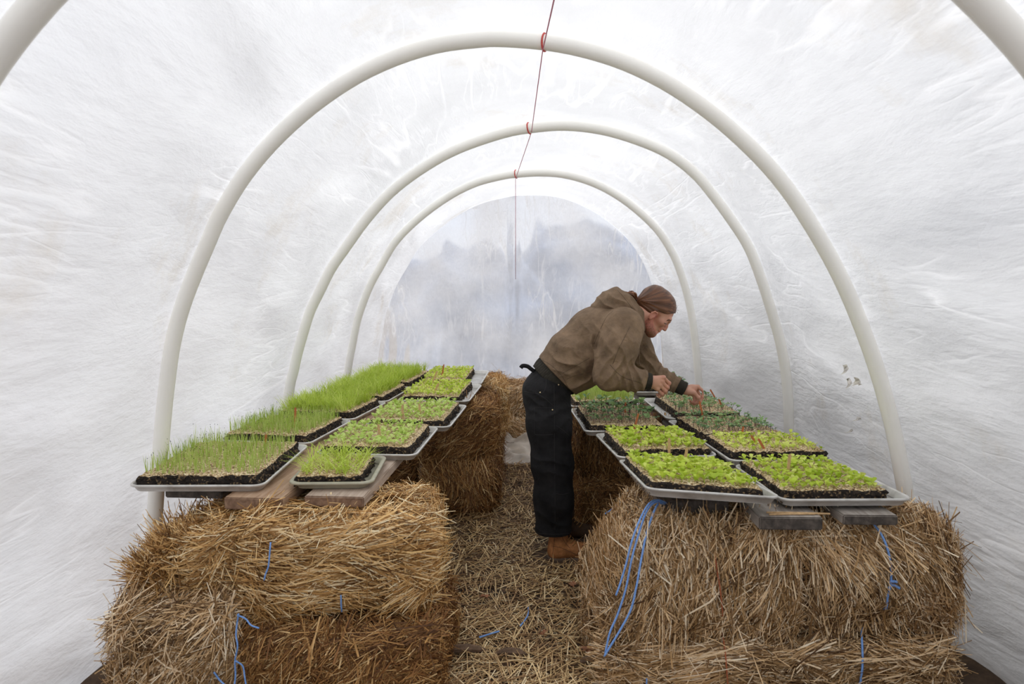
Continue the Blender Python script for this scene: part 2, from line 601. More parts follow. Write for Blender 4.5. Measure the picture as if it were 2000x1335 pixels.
fbvh = BVHTree.FromPolygons([Vector(v) for v in G.reshape(-1, 3)], [tuple(int(i) for i in f) for f in faces])
cover = bpy.data.objects['ceiling']
for px, py, w_, h_, an in [(1654, 712, .028, .05, .2), (1659, 737, .018, .06, -.2), (1679, 741, .05, .03, .9), (1681, 815, .022, .018, .4), (1665, 838, .022, .022, -.5)]:
    hit = film_hit(px, py)
    if hit[0] is None:
        continue
    p_, nr_ = np.array(hit[0]), np.array(hit[1])
    if nr_ @ (_C - p_) < 0:
        nr_ = -nr_
    e1 = np.cross(nr_, [0, 0, 1.0])
    e1 /= np.linalg.norm(e1)
    e2 = np.cross(e1, nr_)
    e1, e2 = math.cos(an) * e1 + math.sin(an) * e2, -math.sin(an) * e1 + math.cos(an) * e2
    Vv, Ff = [], []
    for j in range(6):
        tq = j / 5
        for i in range(5):
            sq = i / 4 - .5
            Vv.append(p_ + nr_ * (.004 + .03 * tq * tq + .012 * math.sin(i * 2.1 + j)) + e1 * sq * w_ * (1 - .75 * tq) - e2 * h_ * tq * (1 - .35 * tq))
    for j in range(5):
        for i in range(4):
            Ff.append((j * 5 + i, j * 5 + i + 1, (j + 1) * 5 + i + 1, (j + 1) * 5 + i))
    fo = mesh_obj('torn_flap', Vv, Ff, M['flap'], cover)
    fo['kind'] = 'structure'

# end wall of film: centre seam, gathered folds
prof4 = G[-1]
NU, NV = 120, 90
L_, R_ = prof4[: NA // 2 + 1], prof4[NA // 2:][::-1]
EV = np.zeros((NV, NU, 3))
for j in range(NV):
    tt = j / (NV - 1)
    tl = tt * (len(L_) - 1)
    k = min(int(tl), len(L_) - 2)
    a_ = L_[k] * (1 - tl + k) + L_[k + 1] * (tl - k)
    b_ = R_[k] * (1 - tl + k) + R_[k + 1] * (tl - k)
    for i in range(NU):
        EV[j, i] = a_ * (1 - i / (NU - 1)) + b_ * (i / (NU - 1))
ex, ez = EV[..., 0], EV[..., 2]
nz = vnoise(np.stack([ex, ez * .35, 0 * ex], -1), 4.0)
nz2 = vnoise(np.stack([ex + ez * .4, ez - ex * .3, 0 * ex + 3], -1), 2.2)
low = np.clip(1.25 - ez, 0, 1.2) / 1.2
EV[..., 1] += .05 * nz2 + (.015 + .05 * low) * nz + .02 * np.sin(ex * 40 + 3 * nz2) * low - .03 * np.exp(-(ex - .02) ** 2 / .002)
idx = np.arange(NV * NU).reshape(NV, NU)
faces = np.stack([idx[:-1, :-1], idx[:-1, 1:], idx[1:, 1:], idx[1:, :-1]], -1).reshape(-1, 4)
tag(mesh_obj('wall_back', EV.reshape(-1, 3), faces, M['film_end']), 'wrinkled clear film closing the far end', 'end wall', kind='structure')

# floor
nx, ny = 60, 150
gx, gy = np.meshgrid(np.linspace(-1.75, 1.85, nx), np.linspace(-1.6, 7.7, ny))
gz = .012 * vnoise(np.stack([gx, gy, 0 * gx], -1), 5.0)
V = np.stack([gx, gy, gz], -1).reshape(-1, 3)
idx = np.arange(ny * nx).reshape(ny, nx)
faces = np.stack([idx[:-1, :-1], idx[:-1, 1:], idx[1:, 1:], idx[1:, :-1]], -1).reshape(-1, 4)
tag(mesh_obj('floor', V, faces, M['dirt']), 'dark trodden earth floor', 'floor', kind='structure')
tag(mesh_obj('ground', [(-60, -40, -.05), (60, -40, -.05), (60, 90, -.05), (-60, 90, -.05)], [(0, 1, 2, 3)], M['field']), 'field outside the tunnel', 'ground', kind='structure')

# made-up bank outside the right side, added to shade the lower film
bx, by = np.meshgrid(np.linspace(1.95, 4.2, 14), np.linspace(-1.5, 9.5, 50))
bz = np.sin((bx - 1.95) / 2.25 * math.pi).clip(0, 1) ** .6 * (1.7 + .15 * vnoise(np.stack([bx, by, 0 * bx], -1), 1.3)) - .06
idx = np.arange(14 * 50).reshape(50, 14)
faces = np.stack([idx[:-1, :-1], idx[:-1, 1:], idx[1:, 1:], idx[1:, :-1]], -1).reshape(-1, 4)
tag(mesh_obj('shade_bank', np.stack([bx, by, bz], -1).reshape(-1, 3), faces, M['bank']), 'unseen dark bank added outside to dim the lower right film', 'ground', kind='structure')

# blurred dark growth beyond the far end, seen through the film
def mound(cx, cy, rx, ry, h, seed):
    n, k = 48, 20
    Vv, Ff = [], []
    for j in range(k + 1):
        ph = j / k * math.pi / 2
        for i in range(n):
            th = 2 * math.pi * i / n
            p = np.array([math.cos(th) * math.cos(ph) ** .6, math.sin(th) * math.cos(ph) ** .6, math.sin(ph)])
            q = 1 + .16 * float(vnoise((p * 2 + seed)[None], 1.7)[0])
            Vv.append((cx + rx * p[0] * q, cy + ry * p[1] * q, h * p[2] * q - .05))
    for j in range(k):
        for i in range(n):
            a, b_ = j * n + i, j * n + (i + 1) % n
            Ff.append((a, b_, b_ + n, a + n))
    return Vv, Ff


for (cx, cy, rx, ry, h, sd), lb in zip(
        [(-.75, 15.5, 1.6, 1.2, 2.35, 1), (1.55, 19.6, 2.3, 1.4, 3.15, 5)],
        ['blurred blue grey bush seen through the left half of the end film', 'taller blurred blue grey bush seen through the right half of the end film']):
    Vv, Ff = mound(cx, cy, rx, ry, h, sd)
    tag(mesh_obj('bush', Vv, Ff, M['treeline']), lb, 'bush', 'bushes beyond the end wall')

# ridge twine from hoop top to hoop top, then down the end wall
tops = []
for hp, (px, py) in zip(hoops, [(1060, 98), (1038, 258), (1007, 349)]):
    tops.append(at(px, py, hp[0, 1] - .01))
p0 = at(1082, 0, 2.0)
p0 = p0 + (p0 - tops[0]) * .8
line = [p0, tops[0], tops[1], tops[2], at(1007, 440, 5.94), at(1007, 545, 5.98)]
rt = empty('ridge_twine', tuple(tops[0]))
tag(rt, 'thin dark red twine running along the tunnel ridge, tied to each hoop', 'twine')
def local(V, o):
    l = np.array(o.location)
    return [tuple(np.array(v) - l) for v in V]
Vv, Ff = tube(line[:4], .0022, 6)
mesh_obj('ridge_cord', local(Vv, rt), Ff, M['twine_pink'], rt)
Vv, Ff = tube(line[3:], .002, 6)
mesh_obj('hanging_cord', local(Vv, rt), Ff, M['twine_pink'], rt)
for hp, (px, py) in zip(hoops, [(1060, 82), (1039, 249), (1007, 340)]):
    i = int(np.argmin(np.abs(hp[:, 0] - at(px, py, hp[0, 1])[0]) + (hp[:, 2] < 1.5) * 9))
    c, tg = hp[i], hp[i + 1] - hp[i - 1]
    tg = tg / np.linalg.norm(tg)
    nn = np.cross(tg, [0, 1, 0])
    ring = [c + .0335 * (math.cos(a) * nn + math.sin(a) * np.array([0, 1, 0])) + tg * .012 * math.sin(a) for a in np.linspace(0, 2 * math.pi, 25)]
    Vv, Ff = tube(ring, .004, 6)
    mesh_obj('knot_loop', local(Vv, rt), Ff, M['twine_red'], rt)

# ================================================================== STRAW
def straw_geo(P, D, N, L, w, bow, tint):
    """P start, D direction, N outward normal, L length, w width -> three-sided bent stalks"""
    n = len(P)
    D = D / np.linalg.norm(D, axis=1)[:, None]
    A = np.cross(D, N)
    A /= np.linalg.norm(A, axis=1)[:, None] + 1e-9
    B = np.cross(A, D)
    V = np.zeros((n, 9, 3))
    for k, s in enumerate((0, .5, 1.0)):
        c = P + D * (L * s)[:, None] + B * (bow * (1 if k == 1 else 0))[:, None]
        ww = w * (1 if k < 2 else .75)
        for j in range(3):
            a = 2 * math.pi * j / 3 + .5
            V[:, k * 3 + j] = c + (ww * math.cos(a))[:, None] * A * .5 + (ww * .7 * math.sin(a))[:, None] * B * .5
    q = []
    for k in range(2):
        for j in range(3):
            q.append((k * 3 + j, k * 3 + (j + 1) % 3, (k + 1) * 3 + (j + 1) % 3, (k + 1) * 3 + j))
    q = np.array(q)
    Fc = (np.arange(n) * 9)[:, None, None] + q[None]
    return V.reshape(-1, 3), Fc.reshape(-1, 4), np.repeat(tint, 9)


FACES = {'-y': ((1, 0, 0), (0, 0, 1), (0, -1, 0)), '+y': ((1, 0, 0), (0, 0, 1), (0, 1, 0)),
         '-x': ((0, 1, 0), (0, 0, 1), (-1, 0, 0)), '+x': ((0, 1, 0), (0, 0, 1), (1, 0, 0)),
         '+z': ((1, 0, 0), (0, 1, 0), (0, 0, 1))}


def bale(lo, hi, mat, label, faces, seed, rnd=.08, bulge=.05, shear=None, taper=None):
    """faces: {face: (count, main angle, spread, (lmin,lmax), (tilt_lo,tilt_hi))}"""
    rg = np.random.default_rng(seed)
    lo, hi = np.array(lo, float), np.array(hi, float)
    c, h = (lo + hi) / 2, (hi - lo) / 2
    rr = min(rnd, h.min() * .8)

    def shape(p):
        inner = np.clip(p, -(h - rr), h - rr)
        d = p - inner
        ln = np.linalg.norm(d, axis=1)[:, None]
        nrm = d / (ln + 1e-9)
        q = inner + nrm * rr
        nb = vnoise(q + c + seed * 3.7, 4.0)[:, None]
        q = q + nrm * nb * bulge
        zf = np.clip((q[:, 2:3] + h[2]) / (2 * h[2]), 0, 1)
        if taper:   # left side leans in towards the top
            q = q + np.array([1.0, 0, 0]) * taper * zf ** 1.6 * np.clip((h[0] - q[:, 0:1]) / (2 * h[0]), 0, 1)
        if shear:
            q = q + np.array(shear) * ((q[:, 2:3] + h[2]) / (2 * h[2]))
        return q, nrm
    # core
    V, Fs = [], []
    base = 0
    N_ = 14
    for ax in range(3):
        for s in (-1, 1):
            o1, o2 = [k for k in range(3) if k != ax]
            g1, g2 = np.meshgrid(np.linspace(-1, 1, N_), np.linspace(-1, 1, N_))
            p = np.zeros((N_ * N_, 3))
            p[:, ax] = s * h[ax]
            p[:, o1] = g1.ravel() * h[o1]
            p[:, o2] = g2.ravel() * h[o2]
            q, nr = shape(p)
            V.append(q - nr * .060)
            ii = np.arange(N_ * N_).reshape(N_, N_) + base
            f = np.stack([ii[:-1, :-1], ii[:-1, 1:], ii[1:, 1:], ii[1:, :-1]], -1).reshape(-1, 4)
            Fs.append(f if (s > 0) == (ax != 1) else f[:, ::-1])
            base += N_ * N_
    coreV = np.vstack(V)
    nf_core = sum(len(f) for f in Fs)
    T = [np.full(len(coreV), .1)]
    Vs = [coreV]
    for fc, (cnt, ang, spr, (l0, l1), (t0, t1)) in faces.items():
        cnt = int(cnt * 2.0)
        l1 *= 1.15
        e1, e2, nn = (np.array(v, float) for v in FACES[fc])
        a1, a2 = np.abs(e1) @ h, np.abs(e2) @ h
        an = np.abs(nn) @ h
        u_, v_ = rg.uniform(-1.0, 1.0, cnt), rg.uniform(-1.0, 1.0, cnt)
        p = u_[:, None] * a1 * e1 + v_[:, None] * a2 * e2 + nn * an
        q, nr = shape(p)
        # clumps share a direction
        cl = vnoise(q * 1.0 + seed * 1.3 + c, 6.5)
        cl2 = vnoise(q * 1.0 + seed * 2.1 + 9, 14.0)
        th = ang + spr * (1.3 * cl + 1.0 * cl2) + rg.normal(0, spr * .6, cnt) + np.where(rg.random(cnt) < .12, rg.uniform(-1.5, 1.5, cnt), 0)
        flip = np.where(rg.random(cnt) < .5, 1, -1)
        d = (np.cos(th)[:, None] * e1 + np.sin(th)[:, None] * e2) * flip[:, None]
        d = d - nr * np.sum(d * nr, 1)[:, None]
        d /= np.linalg.norm(d, axis=1)[:, None] + 1e-9
        til = rg.uniform(t0, t1, cnt)
        wild = rg.random(cnt) < .06
        til = np.where(wild, til + rg.uniform(.15, .5, cnt), til)
        d = d + nr * til[:, None]
        Ls = rg.uniform(l0, l1, cnt) * np.where(rg.random(cnt) < .12, 1.6, 1)
        P = q - d * (Ls * .5)[:, None] * .9 + nr * (rg.uniform(-.04, .012, cnt) - .045 * np.clip(-cl2, 0, 1))[:, None]
        lean = np.abs(np.sum((P - q) * nr, 1))
        w = np.where(rg.random(cnt) < .16, rg.uniform(.0045, .0080, cnt), rg.uniform(.002, .0045, cnt))
        bow = rg.normal(0, .07, cnt) * Ls
        tint = np.clip(rg.beta(.95, 1.35, cnt) + .12 * cl + .02, 0, 1)
        sv, sf, stt = straw_geo(P, d, nr, Ls, w, bow, tint)
        Vs.append(sv)
        Fs.append(sf + base)
        T.append(stt)
        base += len(sv)
    V = np.vstack(Vs)
    Fc = np.vstack(Fs)
    mi = np.ones(len(Fc), int)
    mi[:nf_core] = 0
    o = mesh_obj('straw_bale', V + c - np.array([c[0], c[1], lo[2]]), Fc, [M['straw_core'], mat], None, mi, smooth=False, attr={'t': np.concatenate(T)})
    o.location = (c[0], c[1], lo[2])
    tag(o, label, 'straw bale', 'straw bales')
    return o


Hh = math.pi / 2
ZL = .665   # top of the left bales, front
SG, SY, SB = M['straw_gold'], M['straw_grey'], M['straw_brown']
bales = {}
bales['B'] = bale((-.965, 2.50, .285), (-.31, 3.02, .645), SG, 'golden straw bale in front of the left row, under the two pale plank ends', {'-y': (5200, .0, .38, (.06, .17), (-.03, .22)), '+x': (2600, .1, .5, (.05, .13), (0, .3)), '+z': (2600, .3, .9, (.06, .16), (0, .2)), '-x': (700, .2, .6, (.06, .16), (0, .3))}, 11, shear=(-.0, 0, 0))
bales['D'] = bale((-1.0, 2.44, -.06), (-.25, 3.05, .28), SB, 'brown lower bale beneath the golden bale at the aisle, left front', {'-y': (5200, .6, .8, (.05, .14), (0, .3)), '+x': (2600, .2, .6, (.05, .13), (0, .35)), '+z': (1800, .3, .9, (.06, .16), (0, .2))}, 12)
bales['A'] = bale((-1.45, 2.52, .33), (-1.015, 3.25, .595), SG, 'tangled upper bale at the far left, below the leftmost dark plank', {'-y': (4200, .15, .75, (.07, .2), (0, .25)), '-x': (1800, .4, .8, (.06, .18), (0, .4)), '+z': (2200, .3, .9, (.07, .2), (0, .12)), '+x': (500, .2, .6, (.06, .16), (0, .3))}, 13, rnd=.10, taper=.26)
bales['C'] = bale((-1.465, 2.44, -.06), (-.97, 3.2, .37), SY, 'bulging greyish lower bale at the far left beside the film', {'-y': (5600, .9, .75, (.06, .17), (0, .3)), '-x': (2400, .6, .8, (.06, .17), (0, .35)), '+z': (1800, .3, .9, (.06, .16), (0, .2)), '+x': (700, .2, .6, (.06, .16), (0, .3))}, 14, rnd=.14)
# right row
bales['E'] = bale((.315, 2.46, .20), (1.05, 3.05, .635), SY, 'greyish straw bale at the right of the aisle, with blue twine loops over it', {'-y': (6200, Hh - .25, .6, (.06, .16), (-.02, .25)), '-x': (3600, .35, .7, (.04, .11), (0, .3)), '+z': (3200, .9, .9, (.05, .14), (0, .35)), '+x': (400, .2, .6, (.06, .16), (0, .3))}, 21, taper=.17)
bales['G'] = bale((1.03, 2.46, .19), (1.61, 3.1, .63), SY, 'brownish straw bale in the right front corner, blue twine knotted down its face', {'-y': (5400, Hh + .3, .5, (.07, .18), (-.02, .28)), '+x': (2400, .9, .7, (.06, .17), (0, .4)), '+z': (2600, .5, .9, (.06, .16), (0, .35)), '-x': (400, .2, .6, (.06, .16), (0, .3))}, 22, rnd=.13)
bales['E2'] = bale((.33, 2.45, -.08), (1.0, 3.05, .215), SY, 'lower bale with sideways stalks beneath the blue looped bale', {'-y': (4200, .05, .35, (.07, .17), (-.02, .22)), '-x': (2400, .2, .5, (.05, .14), (0, .3)), '+z': (1500, .3, .9, (.06, .16), (0, .2))}, 23)
bales['G2'] = bale((1.0, 2.45, -.08), (1.57, 3.05, .205), SY, 'lower bale in the right front corner beneath the knotted one', {'-y': (3800, .3, .5, (.06, .17), (0, .25)), '+x': (1800, .6, .7, (.06, .16), (0, .35)), '+z': (1500, .3, .9, (.06, .16), (0, .2))}, 24)
# second set of supports, past the gap
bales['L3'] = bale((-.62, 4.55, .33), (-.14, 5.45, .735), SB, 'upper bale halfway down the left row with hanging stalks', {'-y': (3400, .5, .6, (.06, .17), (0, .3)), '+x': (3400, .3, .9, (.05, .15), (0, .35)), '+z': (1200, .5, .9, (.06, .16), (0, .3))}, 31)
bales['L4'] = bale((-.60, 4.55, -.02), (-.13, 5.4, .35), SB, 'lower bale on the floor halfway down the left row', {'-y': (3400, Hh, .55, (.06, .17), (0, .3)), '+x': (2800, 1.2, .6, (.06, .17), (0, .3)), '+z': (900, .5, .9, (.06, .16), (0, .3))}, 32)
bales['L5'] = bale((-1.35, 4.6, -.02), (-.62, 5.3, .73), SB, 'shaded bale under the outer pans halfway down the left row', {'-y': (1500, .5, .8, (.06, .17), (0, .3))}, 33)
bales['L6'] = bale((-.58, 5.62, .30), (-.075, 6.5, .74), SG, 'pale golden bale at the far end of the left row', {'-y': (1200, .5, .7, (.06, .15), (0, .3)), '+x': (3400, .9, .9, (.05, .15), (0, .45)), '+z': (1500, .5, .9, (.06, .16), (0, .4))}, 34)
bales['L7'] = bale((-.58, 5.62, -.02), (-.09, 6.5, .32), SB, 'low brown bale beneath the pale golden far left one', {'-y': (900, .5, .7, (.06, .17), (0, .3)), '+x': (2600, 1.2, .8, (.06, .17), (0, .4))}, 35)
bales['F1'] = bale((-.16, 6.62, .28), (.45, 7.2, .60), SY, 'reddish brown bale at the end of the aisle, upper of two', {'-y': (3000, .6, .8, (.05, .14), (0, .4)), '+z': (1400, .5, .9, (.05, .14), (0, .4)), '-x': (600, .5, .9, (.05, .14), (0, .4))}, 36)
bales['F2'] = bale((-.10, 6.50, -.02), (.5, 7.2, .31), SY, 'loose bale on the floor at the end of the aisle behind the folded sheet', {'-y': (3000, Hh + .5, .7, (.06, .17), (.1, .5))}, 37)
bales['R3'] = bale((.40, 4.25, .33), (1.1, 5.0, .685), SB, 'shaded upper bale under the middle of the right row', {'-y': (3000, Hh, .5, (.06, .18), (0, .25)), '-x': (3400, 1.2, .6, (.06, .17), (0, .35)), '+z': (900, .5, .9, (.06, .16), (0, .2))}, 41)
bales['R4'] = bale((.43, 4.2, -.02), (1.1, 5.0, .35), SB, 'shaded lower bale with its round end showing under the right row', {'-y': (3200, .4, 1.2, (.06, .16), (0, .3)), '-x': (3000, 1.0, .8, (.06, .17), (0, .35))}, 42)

# litter on the floor
def litter():
    rg = np.random.default_rng(77)
    n = 15000
    x = np.clip(rg.normal(.0, .38, n), -1.3, 1.3)
    y = 2.15 + (rg.random(n) ** 1.35) * 5.0
    z = .012 * vnoise(np.stack([x, y, 0 * x], -1), 5.0) + rg.uniform(.0, .022, n)
    th = rg.uniform(0, math.pi, n) * .8 - .4 + np.where(rg.random(n) < .3, 1.3, 0)
    tl = rg.normal(.02, .14, n)
    D = np.stack([np.cos(th), np.sin(th), tl], 1)
    N = np.tile([0, 0, 1.0], (n, 1))
    L = rg.uniform(.03, .15, n)
    boots = ((x > .12) & (x < .52) & (y > 3.66) & (y < 3.93)) | ((x > .18) & (x < .6) & (y > 4.0) & (y < 4.25))
    z = np.where(boots, -.03, z)
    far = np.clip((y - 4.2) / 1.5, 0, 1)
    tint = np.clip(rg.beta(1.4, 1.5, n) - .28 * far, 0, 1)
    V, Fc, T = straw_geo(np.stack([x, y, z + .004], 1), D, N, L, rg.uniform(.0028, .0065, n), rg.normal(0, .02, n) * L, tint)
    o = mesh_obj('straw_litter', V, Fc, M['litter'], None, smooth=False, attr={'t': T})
    tag(o, 'loose straw strewn over the aisle floor', 'straw', kind='stuff')


litter()

# scraps on the aisle floor
def dead_leaf(px, py, size, rot, label):
    c = onz(px, py, .03)
    lobes = 11
    Vv = [(0, 0, .006)]
    for i in range(lobes * 2):
        a = 2 * math.pi * i / (lobes * 2)
        r_ = size * (1.0 if i % 2 == 0 else .55) * (1 if abs(math.cos(a)) > .5 else .62)
        Vv.append((r_ * math.cos(a), r_ * math.sin(a), .006 + .25 * size * math.cos(2 * a) * .5 + .01 * random.random()))
    Ff = [(0, 1 + i, 1 + (i + 1) % (lobes * 2)) for i in range(lobes * 2)]
    o = mesh_obj('dead_leaf', Vv, Ff, M['leaf_dead'], smooth=False)
    md = o.modifiers.new('thick', 'SOLIDIFY')
    md.thickness = .001
    o.location = tuple(c + np.array([0, 0, .012]))
    o.rotation_euler = (random.uniform(-.3, .3), random.uniform(-.3, .3), rot)
    tag(o, label, 'leaf', 'dead leaves on the floor')


dead_leaf(1150, 1274, .04, .3, 'brown lobed oak leaf on the floor at the foot of the right bales')
dead_leaf(945, 1172, .035, 1.2, 'curled brown leaf on the straw in the middle of the aisle')
dead_leaf(1122, 1148, .03, 2.2, 'small reddish leaf on the straw before the boots')
dead_leaf(1060, 1245, .022, .8, 'small pale brown leaf left of the oak leaf on the floor')
for px, py, ln, rot, lb in [(900, 1268, .10, .05, 'long strip of dark bark on the aisle straw, lower left'), (1000, 1275, .06, -.1, 'short piece of bark in the middle of the aisle'), (1155, 1290, .045, .1, 'stub of grey bark by the oak leaf')]:
    c = onz(px, py, .025)
    pts = [c + np.array([math.cos(rot), math.sin(rot), 0]) * s * ln + np.array([0, 0, .006 * math.cos(s * 2)]) for s in np.linspace(-1, 1, 9)]
    Vv, Ff = tube(pts, [.006, .013, .016, .017, .016, .017, .015, .012, .005], 7)
    o = mesh_obj('bark_scrap', np.array(Vv) - c, [tuple(f) for f in Ff], M['bark'], smooth=False)
    o.location = tuple(c)
    tag(o, lb, 'bark', 'bark scraps on the floor')

# twines
_bvh = {}
def bale_bvh(o):
    if o.name not in _bvh:
        me = o.data
        l = np.array(o.location)
        vs = [Vector(v.co) + Vector(l) for v in me.vertices]
        k = 6 * 13 * 13
        fs = [tuple(p.vertices) for p in me.polygons[:k]]
        _bvh[o.name] = BVHTree.FromPolygons(vs, fs)
    return _bvh[o.name]


def drape(o, pxs, n, lift=.016):
    """line over the surface of a bale along a path seen from the front"""
    out = []
    P = spline([(x, y, 0) for x, y in pxs], n)
    tr_ = bale_bvh(o)
    _C_v = Vector(_C)
    for x, y, _ in P:
        d = Vector(ray(x, y)).normalized()
        h = tr_.ray_cast(Vector(_C), d)
        if h[0] is not None:
            out.append(np.array(h[0]) + np.array(h[1]) * lift * (1 if h[1].dot(d) < 0 else -1))
        else:
            g = tr_.find_nearest(_C_v + d * (o.location.y / d.y - .25))
            out.append(np.array(g[0]) + np.array(g[1]) * lift * (1 if g[1].dot(d) < 0 else -1))
    out = np.array(out)
    for _ in range(3):
        out[1:-1] = (out[:-2] + 2 * out[1:-1] + out[2:]) / 4
    return out


def twine_on(key, pxs, mat, rad=.0035, lift=.018, n=40, name='twine', Yf=None):
    o = bales[key]
    lift = lift + (.085 if key == 'E' and mat == TB else .095 if key in 'BCD' else .07)
    P = drape(o, pxs, n, lift) if Yf is None else spline([at(x, y, Yf + .006 * math.sin(i * 1.7)) for i, (x, y) in enumerate(pxs)], n)
    Vv, Ff = tube(P, rad, 6)
    c = np.array(o.location)
    return mesh_obj(name, [tuple(np.array(v) - c) for v in Vv], Ff, M[mat], o)


TB, TRD = 'twine_blue', 'twine_rust'
for k_, pl in enumerate(([(1302, 982), (1284, 976), (1266, 985), (1248, 1018), (1233, 1060), (1223, 1100), (1211, 1140), (1203, 1162)],
                         [(1298, 984), (1280, 980), (1262, 1000), (1245, 1050), (1233, 1095), (1222, 1150), (1206, 1200), (1191, 1235), (1182, 1275)],
                         [(1292, 981), (1281, 990), (1263, 1040), (1251, 1100), (1243, 1145), (1232, 1190), (1211, 1230), (1193, 1260), (1180, 1281)])):
    dep = [2.56, 2.50, 2.45, 2.415] + [2.40] * 8
    P = spline([at(x, y, dep[i] - .006 * k_) for i, (x, y) in enumerate(pl)], 44)
    Vv, Ff = tube(P, .0038, 6)
    c = np.array(bales['E'].location)
    mesh_obj('twine', [tuple(np.array(v) - c) for v in Vv], Ff, M[TB], bales['E'])['label'] = 'bright blue loop of twine'
twine_on('E', [(1382, 1006), (1388, 1050), (1391, 1120), (1394, 1200), (1398, 1255)], TRD, .0028, .014)
twine_on('E2', [(1397, 1256), (1400, 1300), (1402, 1345)], TRD, .0028, .014)
twine_on('G', [(1668, 1026), (1695, 1045), (1712, 1070), (1717, 1110), (1708, 1150), (1698, 1200), (1688, 1240)], TB, .004, .02)
twine_on('G2', [(1686, 1250), (1670, 1290), (1652, 1320), (1638, 1345)], TB, .004, .02)
for pl in ([(1709, 1108), (1716, 1104), (1728, 1106)], [(1712, 1112), (1722, 1112), (1732, 1118)], [(1710, 1104), (1716, 1112), (1712, 1118)]):
    twine_on('G', pl, TB, .0055, .024, 10, 'twine_knot')
twine_on('D', [(466, 1198), (463, 1218), (461, 1240), (464, 1262), (459, 1290), (460, 1318), (457, 1345)], TB, .0032, .02, Yf=2.385)
twine_on('D', [(463, 1200), (480, 1208), (490, 1220), (506, 1226)], TB, .0030, .02, 14, Yf=2.385)
twine_on('D', [(460, 1290), (474, 1300), (478, 1322), (482, 1345)], TB, .0030, .02, 14, Yf=2.385)
twine_on('C', [(418, 1312), (428, 1326), (440, 1338)], TB, .0034, .02, 10, Yf=2.385)
twine_on('B', [(543, 1050), (540, 1080), (536, 1106)], TB, .003, .012, 12)
twine_on('B', [(676, 1130), (674, 1150)], TB, .003, .012, 8)
twine_on('E2', [(1262, 1300), (1266, 1335)], TB, .003, .014, 8)
for pl, lb in ((np.array([onz(x, y, .035) for x, y in [(936, 1244), (955, 1238), (975, 1232)]]), 'short length of blue twine half buried in the aisle straw'),
               (np.array([onz(x, y, .035) for x, y in [(1016, 1222), (1024, 1212), (1031, 1200), (1032, 1186)]]), 'curved blue twine end in the middle of the aisle floor'),
               (np.array([at(1228, 958, 3.1), at(1212, 975, 3.12), at(1198, 992, 3.14), at(1182, 1003, 3.16)]), 'dark blue twine dangling behind the aisle corner of the right bale')):
    P = spline(pl, 20)
    Vv, Ff = tube(P, .0035, 6)
    o = mesh_obj('twine_end', np.array(Vv) - P[0], [tuple(f) for f in Ff], M[TB])
    o.location = tuple(P[0])
    tag(o, lb, 'twine', 'loose blue twine ends')

# folded sheet on the floor at the far end of the aisle
def sheet():
    nx, ny = 60, 36
    gx, gy = np.meshgrid(np.linspace(-.27, .26, nx), np.linspace(5.95, 6.55, ny))
    e = np.minimum(np.minimum(gx + .27, .26 - gx) / .06, np.minimum(gy - 5.95, 6.55 - gy) / .1).clip(0, 1)
    nn = vnoise(np.stack([gx * 1.3 + gy * .4, gy, 0 * gx], -1), 6.0)
    n2 = vnoise(np.stack([gx + gy, gy * 1.6, 0 * gx + 3], -1), 13.0)
    gz = .01 + e * (.075 + .07 * nn + .045 * n2 + .05 * np.clip((gy - 6.2) / .3, 0, 1))
    gx = gx + .03 * nn
    V = np.stack([gx, gy, gz], -1).reshape(-1, 3)
    idx = np.arange(ny * nx).reshape(ny, nx)
    faces = np.stack([idx[:-1, :-1], idx[:-1, 1:], idx[1:, 1:], idx[1:, :-1]], -1).reshape(-1, 4)
    o = mesh_obj('folded_sheet', V, faces, M['tarp'])
    tag(o, 'crumpled grey beige sheet heaped on the floor at the end of the aisle', 'sheet')


sheet()

# ================================================================== PLANKS
def box_mesh(lx, ly, lz, bev=.004):
    import bmesh
    bm = bmesh.new()
    bmesh.ops.create_cube(bm, size=1)
    for v in bm.verts:
        v.co = Vector((v.co.x * lx, v.co.y * ly, v.co.z * lz))
    bmesh.ops.bevel(bm, geom=bm.edges[:], offset=bev, segments=2, affect='EDGES')
    me = bpy.data.meshes.new('plank')
    bm.to_mesh(me)
    bm.free()
    return me


def plank(xl, xr, y0, y1, ztop, th, mat, yaw, label, k=0.0):
    me = box_mesh(xr - xl, y1 - y0, th)
    me.materials.append(M[mat])
    me.materials.append(M[{'wood_warm': 'end_brown', 'wood_pale': 'end_brown'}.get(mat, 'end_dark')])
    for p in me.polygons:
        p.material_index = 1 if abs(p.normal.y) > .7 else 0
    o = bpy.data.objects.new('plank', me)
    COL.objects.link(o)
    o.location = ((xl + xr) / 2 - math.sin(yaw) * 0, (y0 + y1) / 2, ztop - th / 2 + k * (y1 - y0) / 2)
    o.rotation_euler = (math.atan(k), 0, yaw)
    tag(o, label, 'plank', 'planks laid across the bales')
    return o


KL = .033


def plank_px(pxl, pxr, py, ztop, th, ln, mat, yaw, label, k=0.0):
    a, b = onz(pxl, py, ztop), onz(pxr, py, ztop)
    w = b[0] - a[0]
    cx = (a[0] + b[0]) / 2 - math.sin(yaw) * ln / 2
    y0 = (a[1] + b[1]) / 2
    return plank(cx - w / 2, cx + w / 2, y0, y0 + ln, ztop, th, mat, yaw, label, k)


